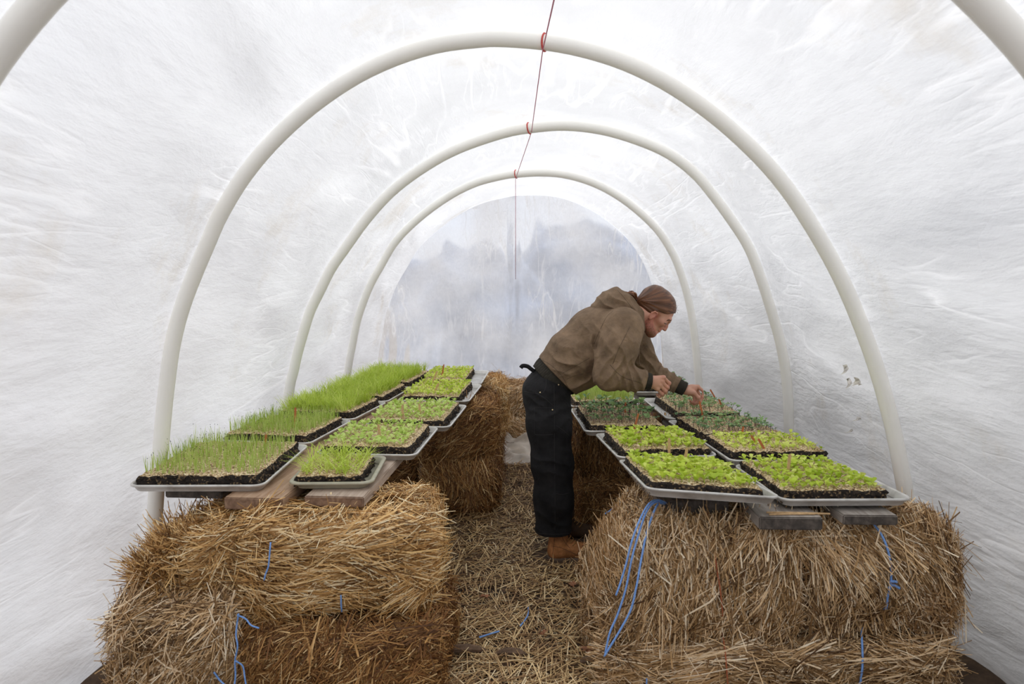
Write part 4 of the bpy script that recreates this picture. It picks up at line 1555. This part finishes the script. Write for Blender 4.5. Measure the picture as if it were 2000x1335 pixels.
# torso
B.chain([at(1068, 765, YC), at(1110, 712, YC), at(1168, 662, YC), at(1208, 632, YC)], [.115, .105, .115, .09], .05, .72)
B.chain([at(1208, 632, YC), nS], [.07, .055], .04)
B.chain([at(1208, 632, YC), fS], [.07, .055], .04)
B.chain([nS, nE, nW], [.052, .043, .027], .02)
B.chain([fS, fE, fW], [.052, .043, .027], .02)
B.chain([at(1068, 785, 3.87), at(1078, 905, 3.82), at(1092, 1062, 3.82)], [.085, .055, .036], .04)
B.chain([at(1072, 785, 4.07), at(1086, 905, 4.11), at(1105, 1030, 4.14)], [.085, .055, .036], .04)
B.chain([at(1092, 1062, 3.82), at(1135, 1086, 3.82)], [.036, .03], .02)
B.chain([at(1105, 1030, 4.14), at(1145, 1050, 4.14)], [.036, .03], .02)
# neck
B.chain([at(1212, 628, YC), hp_(-.035, 0, -.075), hp_(-.02, 0, -.02)], [.07, .058, .055], .03)
# skull and face
B.ell(hp_(-.015, 0, .035), (.098, .074, .085), HR, .02)
B.rc(hp_(.045, 0, .005), hp_(.056, 0, -.082), .050, .030, .02, .92)
for s_ in (-1, 1):
    B.chain([hp_(-.008, s_ * .056, -.048), hp_(.030, s_ * .040, -.090), hp_(.070, s_ * .008, -.100)], [.019, .019, .019], .022)
    B.rc(hp_(.078, s_ * .036, .026), hp_(.086, s_ * .006, .020), .013, .012, .012)
    B.ell(hp_(.058, s_ * .041, -.018), (.022, .019, .018), HR, .022)
    B.ell(hp_(.092, s_ * .031, .004), (.012, .015, .010), HR, .010, 's')
    B.ell(hp_(.073, s_ * .031, .001), (.0125, .0135, .011), HR, .004)
    B.ell(hp_(.099, s_ * .0095, -.030), (.010, .0075, .0065), HR, .006)
    # ear: shell with a rolled rim, hollow and lobe
    B.ell(hp_(-.008, s_ * .077, -.034), (.0165, .0075, .028), HR, .006)
    B.chain([hp_(.006, s_ * .081, -.022), hp_(-.002, s_ * .084, -.008), hp_(-.016, s_ * .085, -.012), hp_(-.024, s_ * .085, -.030), hp_(-.014, s_ * .083, -.050)], [.0035, .004, .0042, .004, .0045], .004)
    B.ell(hp_(-.007, s_ * .088, -.030), (.0085, .007, .014), HR, .004, 's')
    B.ell(hp_(-.006, s_ * .081, -.056), (.007, .005, .008), HR, .005)
    B.ell(hp_(.004, s_ * .080, -.036), (.004, .004, .006), HR, .003)
B.chain([hp_(.088, 0, .014), hp_(.102, 0, -.010), hp_(.110, 0, -.026)], [.0075, .0085, .0092], .010)
B.ell(hp_(.088, 0, -.050), (.012, .022, .014), HR, .010)
B.ell(hp_(.086, 0, -.080), (.010, .020, .012), HR, .010)
B.ell(hp_(.0945, 0, -.0565), (.0075, .021, .0052), HR, .004)
B.ell(hp_(.0925, 0, -.0680), (.0075, .019, .0055), HR, .004)
B.rc(hp_(.103, -.018, -.0622), hp_(.103, .018, -.0622), .0022, .0022, .002, op='s')
B.ell(hp_(.081, 0, -.095), (.018, .022, .017), HR, .016)

# hands -----------------------------------------------------------------
def finger(pts, r0, r1, k=.004):
    n_ = len(pts) - 1
    B.chain(pts, [r0 + (r1 - r0) * i / n_ for i in range(n_ + 1)], k)
    for p in pts[1:-1]:
        B.ell(p, (r0 * 1.06,) * 3, None, .004)


# near hand: back of the hand towards the camera, fingers half curled
B.chain([nW, at(1280, 747, 3.715)], [.026, .029], .015, 1.25)
for mc, rr in (((1296, 737), .0130), ((1293, 745), .0135), ((1289, 752), .013), ((1284, 759), .012)):
    B.chain([at(1275, 744 + (mc[1] - 745) * .5, 3.712), at(*mc, 3.712)], [.018, rr], .012)
    B.ell(at(*mc, 3.706), (.0105,) * 3, None, .008)
finger([at(1296, 737, 3.712), at(1307, 748, 3.722), at(1304, 757, 3.745), at(1298, 756, 3.757)], .0100, .0078)
finger([at(1293, 745, 3.708), at(1303.5, 756, 3.716), at(1300, 766, 3.740), at(1294, 763, 3.754)], .0102, .0080)
finger([at(1289, 752, 3.708), at(1299.5, 763, 3.716), at(1294, 771, 3.740), at(1288, 767, 3.752)], .0098, .0076)
finger([at(1284, 759, 3.712), at(1293, 769, 3.720), at(1288, 774, 3.738), at(1283, 770, 3.748)], .0086, .0068)
B.chain([at(1278, 742, 3.730), at(1288, 740, 3.750)], [.017, .014], .012)
finger([at(1288, 740, 3.750), at(1299, 743, 3.760), at(1305, 749, 3.757)], .0105, .0085)

# far hand: pinching a marker between thumb and first finger
B.chain([fW, at(1352, 760, 4.125)], [.026, .026], .012, 1.0)
B.chain([at(1350, 757, 4.125), at(1363, 755, 4.125)], [.020, .0135], .010)
B.chain([at(1350, 760, 4.135), at(1361, 760, 4.142)], [.020, .013], .010)
B.chain([at(1348, 764, 4.140), at(1358, 765, 4.152)], [.018, .012], .010)
B.chain([at(1346, 767, 4.140), at(1354, 769, 4.158)], [.017, .011], .010)
finger([at(1363, 755, 4.122), at(1374.5, 764, 4.116), at(1373, 775, 4.105), at(1368.5, 784, 4.100)], .0100, .0072)
finger([at(1361, 760, 4.142), at(1368, 775, 4.140), at(1362.5, 786, 4.128), at(1357, 787, 4.118)], .0100, .0078)
finger([at(1358, 765, 4.152), at(1362, 779, 4.150), at(1356.5, 788, 4.137), at(1352, 785, 4.126)], .0098, .0075)
finger([at(1354, 769, 4.158), at(1356, 781, 4.156), at(1351, 787, 4.143), at(1348, 782, 4.134)], .0084, .0066)
B.chain([at(1345, 764, 4.105), at(1356, 767, 4.088)], [.021, .0145], .012)
finger([at(1356, 767, 4.088), at(1364, 776, 4.082), at(1367.5, 785, 4.090)], .0125, .0088)

V, Q = B.mesh()
del B
# colour of the skin itself: stubble, lips, flushed knuckles and nose
loc = (V - HC) @ HR
sk = np.full(len(V), .10)
nz_ = vnoise(V, 30)
sk += .10 * nz_
d_ = np.linalg.norm((loc - [.110, 0, -.028]) / [.03, .03, .025], axis=1)
sk += .18 * np.clip(1.2 - d_, 0, 1)
beard = np.clip((-.046 - .25 * np.clip(loc[:, 0], 0, .1) - loc[:, 2]) / .02, 0, 1) * (loc[:, 2] > -.135) * (loc[:, 0] > -.012) * (loc[:, 0] < .115)
beard *= .55 + .45 * np.clip(loc[:, 0] / .06, 0, 1)
side = np.exp(-((loc[:, 0] - .016) / .010) ** 2) * (loc[:, 2] < .0) * (loc[:, 2] > -.06) * (np.abs(loc[:, 1]) > .04)
beard = np.maximum(beard, .5 * side)
mous = np.exp(-((loc[:, 0] - .09) / .018) ** 2 - ((loc[:, 2] + .044) / .007) ** 2)
beard = np.clip(beard * 1.3 + mous * .8, 0, 1)
sk = np.where(beard > .05, np.maximum(sk, sk + beard * (.52 + .22 * vnoise(V, 260))), sk)
lips = np.exp(-((loc[:, 0] - .096) / .012) ** 2 - ((loc[:, 2] + .062) / .008) ** 2 - (loc[:, 1] / .022) ** 4)
sk = np.where(lips > .35, .42, sk)
sk += .25 * np.exp(-np.linalg.norm((loc - [-.003, 0, -.02]) / [.03, 1, .04], axis=1) ** 2) * (np.abs(loc[:, 1]) > .07)
for p_ in [(1307, 748, 3.722), (1303.5, 756, 3.716), (1299.5, 763, 3.716), (1293, 769, 3.72), (1296, 737, 3.71), (1374.5, 764, 4.116), (1368, 785, 4.1), (1358, 787, 4.12), (1353, 786, 4.13)]:
    sk += .22 * np.exp(-np.sum((V - at(*p_)) ** 2, 1) / .012 ** 2)
body = pchild('body', V, Q, M['skin'], attr={'t': np.clip(sk, 0, 1)})
# brow and lashes go on below, once seams can be laid on the skin
body_bvh = BVHTree.FromPolygons([Vector(v) for v in V], [tuple(int(i) for i in q) for q in Q])

# --- hair: swept back from the brow to a tie, short tail into the hood
TIE = at(1243, 586, YC)
Hh_ = Field(HC - .2, HC + .2, .0028)
Hh_.ell(hp_(-.020, 0, .030), (.110, .084, .102), HR, .02)
Hh_.ell(hp_(-.068, 0, .050), (.066, .066, .060), HR, .03)
Hh_.rc(hp_(-.07, 0, .0), TIE, .05, .016, .03)
X, Yg, Z = Hh_.grid()
# keep what lies above the hairline running from brow over the ear to the nape
fx = (X - HC[0]) * fv[0] + (Z - HC[2]) * fv[2]
ux = (X - HC[0]) * uv[0] + (Z - HC[2]) * uv[2]
xi = np.array([-.16, -.095, -.045, -.02, .0, .03, .055, .09, .13])
px_line = np.array([-.045, -.040, -.022, .004, .006, -.006, -.012, -.008, -.004])
zl = np.interp(np.broadcast_to(X, Hh_.d.shape) - HC[0], xi, px_line).astype(np.float32)
Hh_.d = np.maximum(Hh_.d, zl - (Z - HC[2]))
gx_, gz_ = X - TIE[0], Z - TIE[2]
ang = np.arctan2(gz_, gx_)
rad_ = np.sqrt(gx_ ** 2 + gz_ ** 2)
wv = np.sin(ang * 23 + 17 * (Yg - YC) + 1.6 * np.sin(rad_ * 22 + ang * 5)) * .0007 + np.sin(ang * 9 + 21 * (Yg - YC) + 1.2 * np.sin(rad_ * 30)) * .0014
Hh_.d = Hh_.d + (wv * np.clip(rad_ / .05, 0, 1)).astype(np.float32)
V, Q = Hh_.mesh()
an = np.arctan2(V[:, 2] - TIE[2], V[:, 0] - TIE[0])
ra_ = np.linalg.norm(V - TIE, axis=1)
ht = .46 + .30 * vnoise(np.stack([an * 9, V[:, 1] * 22, ra_ * 2], 1), 1.6) + .34 * vnoise(np.stack([an * 9, V[:, 1] * 22, ra_ * 2], 1), 5.0)
hair = pchild('hair', V, Q, M['hair'], attr={'t': np.clip(ht, 0, 1)})
ring = [TIE + .015 * (math.cos(a_) * np.array([.6, 0, .8]) + math.sin(a_) * sv) for a_ in np.linspace(0, 2 * math.pi, 17)]
Vv, Ff = tube(ring, .0045, 6)
pchild('hair_tie', np.array(Vv), [tuple(f) for f in Ff], M['rib'], hair)
# loose tail: a fan of locks
tv, tf, tt_ = [], [], []
rg = np.random.default_rng(5)
for i in range(34):
    o_ = rg.normal(0, 1, 3) * np.array([.005, .012, .004])
    e_ = at(1224 + rg.normal(0, 3.5), 575 + rg.normal(0, 3.5), YC) + np.array([0, rg.normal(0, .022), 0])
    mid = at(1236 + rg.normal(0, 2.5), 574 + rg.normal(0, 2.5), YC) + np.array([0, rg.normal(0, .018), 0])
    P = spline([TIE + o_ * .5, mid, e_], 9)
    vv, ff = tube(P, [.0035, .0045, .005, .005, .0048, .0042, .0034, .0024, .001], 5)
    b0 = len(tv)
    tv += vv
    tf += [tuple(q + b0 for q in f) for f in ff]
    tt_ += [float(np.clip(rg.normal(.68, .2), 0, 1))] * len(vv)
pchild('ponytail', np.array(tv), tf, M['hair'], hair, attr={'t': np.array(tt_)})
# flyaway strands in front of the brow
tv, tf = [], []
for i in range(12):
    a_ = at(1316 + rg.normal(0, 3), 600 + rg.normal(0, 5), YC + rg.normal(0, .03))
    e_ = a_ + np.array([rg.uniform(.005, .022), rg.normal(0, .01), rg.normal(.004, .012)])
    vv, ff = tube(spline([a_, (a_ + e_) / 2 + np.array([.003, 0, .004]), e_], 6), .0006, 4)
    b0 = len(tv)
    tv += vv
    tf += [tuple(q + b0 for q in f) for f in ff]
pchild('loose_strands', np.array(tv), tf, M['hair'], hair, attr={'t': np.full(len(tv), .5)})


# --- clothing ------------------------------------------------------------
def folds(Fl, items):
    """long soft creases: centre, reach, fold normal, wavelength, height"""
    X, Yg, Z = Fl.grid()
    sh = Fl.d.shape
    P = np.stack([np.broadcast_to(X, sh), np.broadcast_to(Yg, sh), np.broadcast_to(Z, sh)], -1)
    near = np.abs(Fl.d) < .03
    p = P[near]
    acc = np.zeros(len(p))
    wn = vnoise(p, 8) * 1.3 + .5 * vnoise(p, 20)
    for c, rch, nrm, wl, amp in items:
        nrm = np.array(nrm, float)
        nrm /= np.linalg.norm(nrm)
        w_ = np.exp(-np.sum(((p - c) / rch) ** 2, 1))
        ph = 2 * math.pi * ((p - c) @ nrm) / wl + 2.6 * wn
        acc += 1.7 * amp * w_ * (1.7 * np.abs(np.sin(ph * .5)) ** .8 - 1.0)
    acc += .0022 * vnoise(p, 16) + .0035 * vnoise(p, 7)
    Fl.d[near] += acc.astype(np.float32)


PV = lambda x, z, y=0: np.array([x, y, z])   # direction in the picture plane
# torso axis
ax_t = np.array([.715, 0, .70])
hem_c = at(1078, 735, YC)


def torso(Fl, inset=0.0):
    Fl.chain([at(1062, 752, YC), at(1082, 731, YC), at(1118, 696, YC), at(1163, 656, YC), at(1203, 630, YC)],
             [.118 - inset, .122 - inset, .148 - inset, .155 - inset, .122 - inset], .05, .70)
    Fl.rc(at(1112, 735, YC), at(1165, 712, YC), .105 - inset, .10 - inset, .05, .66)


J = Field((.03, 3.46, .80), (1.05, 4.46, 1.56), .004)
torso(J)
nS = at(1218, 642, 3.79)
J.chain([nS, at(1205, 680, 3.735), nE + PV(-.004, 0), at(1236, 740, 3.70), at(1259, 743, 3.712)], [.108, .113, .093, .066, .056], .018)
J.chain([fS, at(1250, 690, 4.18), fE, at(1300, 742, 4.155), at(1322, 752, 4.135)], [.10, .085, .072, .056, .050], .018)
J.chain([at(1205, 628, YC), nS + PV(0, .01)], [.11, .098], .03)
J.chain([at(1205, 628, YC), fS + PV(0, .01)], [.11, .098], .03)
# opening for the neck
J.chain([at(1222, 622, YC), hp_(-.03, 0, -.09), hp_(0, 0, -.02)], [.055, .066, .075], .012, op='s')
folds(J, [
    (at(1238, 742, 3.66), (.09, .2, .09), PV(.9, .25), .036, .0075),
    (at(1205, 720, 3.64), (.09, .2, .08), PV(.75, -.6), .055, .0065),
    (at(1215, 665, 3.66), (.09, .2, .09), PV(.8, .55), .075, .006),
    (at(1150, 668, 3.75), (.12, .3, .10), PV(.85, .5), .085, .0065),
    (at(1105, 700, 3.8), (.10, .3, .08), PV(.5, .85), .07, .005),
    (at(1135, 745, 3.8), (.10, .3, .06), PV(-.4, .9), .07, .005),
    (at(1300, 738, 4.12), (.10, .2, .09), PV(.85, -.5), .045, .007),
    (at(1268, 705, 4.12), (.08, .2, .08), PV(.7, .6), .055, .006)])
X, Yg, Z = J.grid()
tt = (X - hem_c[0]) * ax_t[0] + (Z - hem_c[2]) * ax_t[2]
J.d = np.maximum(J.d, (.026 - tt).astype(np.float32))
# cuffs cut square
nd = (nW - nE) / np.linalg.norm(nW - nE)
fd = (fW - fE) / np.linalg.norm(fW - fE)
def cut_beyond(Fl, p0, nrm, rad):
    X, Yg, Z = Fl.grid()
    t_ = (X - p0[0]) * nrm[0] + (Yg - p0[1]) * nrm[1] + (Z - p0[2]) * nrm[2]
    r2 = (X - p0[0]) ** 2 + (Yg - p0[1]) ** 2 + (Z - p0[2]) ** 2
    Fl.d = np.where(r2 < rad * rad, np.maximum(Fl.d, t_.astype(np.float32)), Fl.d)
cut_beyond(J, at(1260, 743.5, 3.712), nd, .11)
cut_beyond(J, at(1324, 753, 4.133), fd, .10)
V, Q = J.mesh()
V = relax(V, Q, 1)
jacket = pchild('jacket', V, Q, M['jacket'])
jb = BVHTree.FromPolygons([Vector(v) for v in V], [tuple(int(i) for i in q) for q in Q])

# ribbed hem and cuffs
Rb = Field((.0, 3.66, .80), (.50, 4.28, 1.30), .004)
torso(Rb, .010)
X, Yg, Z = Rb.grid()
tt = (X - hem_c[0]) * ax_t[0] + (Z - hem_c[2]) * ax_t[2]
cc = (X - hem_c[0]) * ax_t[2] - (Z - hem_c[2]) * ax_t[0]
Rb.d = np.maximum(Rb.d, np.maximum(tt - .034, -.034 - tt).astype(np.float32))
Rb.d = Rb.d + (.0012 * np.sin(cc * 620) + .0012 * np.sin(Yg * 620)).astype(np.float32)
V, Q = Rb.mesh()
pchild('ribbed_hem', V, Q, M['rib'], jacket)
for p0, p1, r_, nm in ((at(1259, 743, 3.712), at(1271, 744.5, 3.714), .044, 'cuff'), (at(1322, 752, 4.134), at(1338, 760, 4.126), .0415, 'cuff')):
    c_ = Field(np.minimum(p0, p1) - .09, np.maximum(p0, p1) + .09, .003)
    c_.rc(p0 - (p1 - p0) * .6, p1 + (p1 - p0) * 1.0, r_ + .004, r_ - .004, 0.001)
    nn_ = (p1 - p0) / np.linalg.norm(p1 - p0)
    X, Yg, Z = c_.grid()
    t_ = (X - p0[0]) * nn_[0] + (Yg - p0[1]) * nn_[1] + (Z - p0[2]) * nn_[2]
    ln_ = np.linalg.norm(p1 - p0)
    c_.d = np.maximum(c_.d, np.maximum(-.012 - t_, t_ - ln_).astype(np.float32))
    aa_ = np.arctan2(Yg - p0[1] + 0 * X, (X - p0[0]) * -nn_[2] + (Z - p0[2]) * nn_[0])
    c_.d = c_.d + (.0012 * np.sin(aa_ * 34)).astype(np.float32)
    V, Q = c_.mesh()
    pchild(nm, V, Q, M['rib'], jacket)

# hood lying on the back of the neck
Hd = Field((.36, 3.72, 1.22), (.86, 4.24, 1.56), .004)
Hd.chain([at(1168, 606, YC), at(1190, 596, YC), at(1212, 594, YC), at(1230, 612, YC), at(1243, 634, YC)], [.045, .075, .088, .080, .060], .035, .62)
Hd.rc(at(1203, 577, YC), at(1216, 586, YC), .040, .050, .03, .7)
Hd.chain([at(1222, 590, YC), at(1248, 596, YC), at(1290, 618, YC)], [.045, .078, .11], .012, .85, op='s')
Hd.chain([at(1236, 618, YC), at(1262, 625, YC), at(1290, 640, YC)], [.052, .070, .09], .012, .9, op='s')
X, Yg, Z = Hd.grid()
hc0, hc1 = at(1211, 566, YC), at(1255, 630, YC)
hcut = np.maximum((X - hc0[0]) * .74 + (Z - hc0[2]) * .67, (X - hc1[0]) * 1.0 + (Z - hc1[2]) * .06) - .25 * np.clip(np.abs(Yg - YC) - .08, 0, 1)
Hd.d = np.maximum(Hd.d, hcut.astype(np.float32))
folds(Hd, [(at(1195, 595, 3.85), (.09, .3, .07), PV(.55, .85), .055, .005), (at(1232, 615, 3.85), (.05, .3, .08), PV(.85, .5), .038, .004)])
V, Q = Hd.mesh()
V = relax(V, Q, 1)
hood = pchild('hood', V, Q, M['jacket'], jacket)
hb = BVHTree.FromPolygons([Vector(v) for v in V], [tuple(int(i) for i in q) for q in Q])


def seam(bv, pxs, mat, parent, name, rad=.0011, n=24, lift=.0003):
    out = []
    for x, y, _ in spline([(x, y, 0) for x, y in pxs], n):
        d = Vector(ray(x, y)).normalized()
        h = bv.ray_cast(Vector(_C), d)
        if h[0] is not None:
            out.append(np.array(h[0]) - np.array(d) * lift)
    if len(out) > 3:
        out = np.array(out)
        Vv, Ff = tube(out, rad, 5)
        pchild(name, np.array(Vv), [tuple(f) for f in Ff], M[mat], parent)


def skin_line(pxs, rad, name, tint):
    out = []
    for x, y, _ in spline([(x, y, 0) for x, y in pxs], 12):
        d = Vector(ray(x, y)).normalized()
        h = body_bvh.ray_cast(Vector(_C), d)
        if h[0] is not None and h[0].y < 4.0:
            out.append(np.array(h[0]) - np.array(d) * .0004)
    if len(out) > 3:
        Vv, Ff = tube(np.array(out), rad * np.sin(np.linspace(.35, 2.8, len(out))), 6)
        pchild(name, np.array(Vv), [tuple(f) for f in Ff], M['hair'], attr={'t': np.full(len(Vv), tint)})


skin_line([(1302, 626), (1306, 624.5), (1311, 625.5)], .0032, 'eyebrow', .2)
skin_line([(1296.5, 630), (1300, 632), (1303.5, 632.5)], .0021, 'eyelash', .0)

for pl in ([(1197, 607), (1186, 617), (1177, 633), (1167, 655), (1160, 672)],
           [(1230, 638), (1218, 662), (1207, 684), (1197, 710)],
           [(1100, 728), (1125, 714), (1151, 699)], [(1107, 740), (1124, 733), (1140, 729)],
           [(1048, 698), (1075, 712), (1098, 735), (1112, 762)],
           [(1192, 712), (1206, 728), (1222, 738), (1252, 748)]):
    seam(jb, pl, 'stitch', jacket, 'seam')
for pl in ([(1206, 566), (1222, 585), (1240, 610), (1250, 634)], [(1158, 603), (1175, 605), (1196, 606)]):
    seam(hb, pl, 'stitch', hood, 'seam')
Vv, Ff = tube(spline([at(1247, 672, 3.90), at(1249, 690, 3.90), at(1248, 706, 3.90), at(1249.5, 712, 3.90)], 12), [.0022] * 10 + [.005, .004], 6)
pchild('drawstring', np.array(Vv), [tuple(f) for f in Ff], M['jacket'], jacket)

# trousers
T_ = Field((-.02, 3.60, .10), (.46, 4.34, 1.16), .004)
T_.chain([at(1078, 732, YC), at(1066, 765, YC), at(1068, 790, YC)], [.098, .122, .12], .05, .72)
T_.chain([at(1069, 775, 3.88), at(1073, 830, 3.84), at(1079, 905, 3.82), at(1081, 975, 3.815), at(1081, 1052, 3.815)], [.118, .118, .107, .101, .101], .05)
T_.chain([at(1072, 785, 4.07), at(1086, 905, 4.12), at(1090, 1035, 4.14)], [.115, .098, .090], .04)
folds(T_, [(at(1080, 900, 3.73), (.12, .2, .10), PV(.3, .95), .085, .0030), (at(1090, 810, 3.75), (.10, .2, .08), PV(-.5, .85), .07, .0034),
           (at(1080, 1020, 3.73), (.12, .2, .10), PV(.25, .96), .09, .0036), (at(1045, 790, 3.75), (.06, .2, .08), PV(.5, .85), .05, .003)])
X, Yg, Z = T_.grid()
zh_n, zh_f = at(1080, 1049, 3.72)[2], at(1090, 1022, 4.10)[2]
hemz = np.where(Yg < 3.97, zh_n, zh_f)
T_.d = np.maximum(T_.d, (hemz - Z).astype(np.float32))
T_.chain([at(1081, 1030, 3.815), at(1081, 1075, 3.815)], [.088, .090], .006, op='s')
T_.chain([at(1090, 1010, 4.14), at(1090, 1050, 4.14)], [.076, .078], .006, op='s')
V, Q = T_.mesh()
V = relax(V, Q, 1)
trousers = pchild('trousers', V, Q, M['trouser'])
tb = BVHTree.FromPolygons([Vector(v) for v in V], [tuple(int(i) for i in q) for q in Q])
for pl in ([(1082, 752), (1083, 810), (1083, 880), (1084, 960), (1084, 1042)], [(1024, 764), (1040, 767), (1058, 768), (1066, 755), (1067, 736)],
           [(1044, 795), (1062, 796), (1080, 796)], [(1044, 796), (1044, 822), (1044, 848)], [(1045, 848), (1062, 849), (1080, 848)], [(1046, 767), (1062, 776), (1082, 793)],
           [(1086, 963), (1098, 965), (1112, 962)], [(1086, 830), (1100, 840), (1113, 852)], [(1044, 1040), (1080, 1043), (1116, 1041)]):
    seam(tb, pl, 'stitch_black', trousers, 'seam')
for x, y in ((1055, 766), (1079, 800), (1091, 751), (1038, 712)):
    d = Vector(ray(x, y)).normalized()
    h = tb.ray_cast(Vector(_C), d)
    if h[0] is not None:
        c = np.array(h[0])
        Vv, Ff = tube([c - np.array(d) * .004, c - np.array(d) * .0025, c + np.array(d) * .003], [.0022, .0042, .0046], 10)
        pchild('rivet', np.array(Vv), [tuple(f) for f in Ff], M['brass'], trousers)['label'] = 'brass rivet'
Vv, Ff = tube(spline([at(1046, 727, 3.93), at(1037, 720, 3.93), at(1030, 715, 3.93), at(1021, 714, 3.93), at(1017, 718, 3.93)], 14), .0115, 8)
pchild('belt_tab', np.array(Vv), [tuple(f) for f in Ff], M['trouser'], trousers)

# boots
def boot(cx, cy, Yb, mat, nm):
    """cx, cy: pixel of the back of the heel at the sole; toes point right"""
    p0 = at(cx, cy, Yb)
    z0 = p0[2]
    Q3 = lambda x, y, z: np.array([p0[0] + x, Yb + y, z0 + z])
    b_ = Field(Q3(-.03, -.08, -.01), Q3(.34, .08, .24), .003)
    b_.chain([Q3(.060, 0, .20), Q3(.062, 0, .10), Q3(.055, 0, .065)], [.052, .052, .050], .02)
    b_.chain([Q3(.050, 0, .062), Q3(.12, 0, .072), Q3(.19, 0, .058), Q3(.245, 0, .052)], [.047, .046, .045, .042], .02)
    X, Yg, Z = b_.grid()
    b_.d = np.maximum(b_.d, (z0 + .030 - Z).astype(np.float32))
    V, Q = b_.mesh()
    o = pchild(nm, V, Q, mat)
    bb = BVHTree.FromPolygons([Vector(v) for v in V], [tuple(int(i) for i in q) for q in Q])
    for pl in ([(14, -50), (13, -34), (10, -14)], [(10, -30), (26, -27), (42, -20), (58, -13)], [(27, -52), (34, -38), (44, -26)], [(60, -34), (62, -24), (59, -13)]):
        seam(bb, [(cx + dx, cy + dy) for dx, dy in pl], 'stitch', o, 'boot_seam', .0010, 14)
    s_ = Field(Q3(-.03, -.09, -.02), Q3(.34, .09, .06), .003)
    s_.chain([Q3(.052, 0, .02), Q3(.13, 0, .02), Q3(.24, 0, .02)], [.055, .045, .054], .02)
    X, Yg, Z = s_.grid()
    lowr = np.where((X > p0[0] + .075) & (X < p0[0] + .12), .016, .002)
    s_.d = np.maximum(np.maximum(s_.d, (Z - z0 - .034).astype(np.float32)), (z0 + lowr - Z).astype(np.float32))
    V, Q = s_.mesh()
    pchild('sole', V, Q, M['sole'], o)
    lv, lf = [], []
    for k in range(5):
        zz, xx = .155 - k * .016, .106 + k * .014
        P = [Q3(xx - .012, -.040, zz - .004), Q3(xx + .004, -.022, zz + .006), Q3(xx + .008, 0, zz + .009), Q3(xx + .004, .022, zz + .006)]
        vv, ff = tube(spline(P, 9), .0028, 5)
        b0 = len(lv)
        lv += vv
        lf += [tuple(q + b0 for q in f) for f in ff]
    pchild('laces', np.array(lv), lf, M['lace'], o)


boot(1069, 1096, 3.815, M['boot'], 'boot')
boot(1085, 1058, 4.14, M['boot_dark'], 'boot')

marker((1373, 815), (1366, 783), .775, mo, 'orange tipped marker pinched between thumb and finger of the far hand', .010)
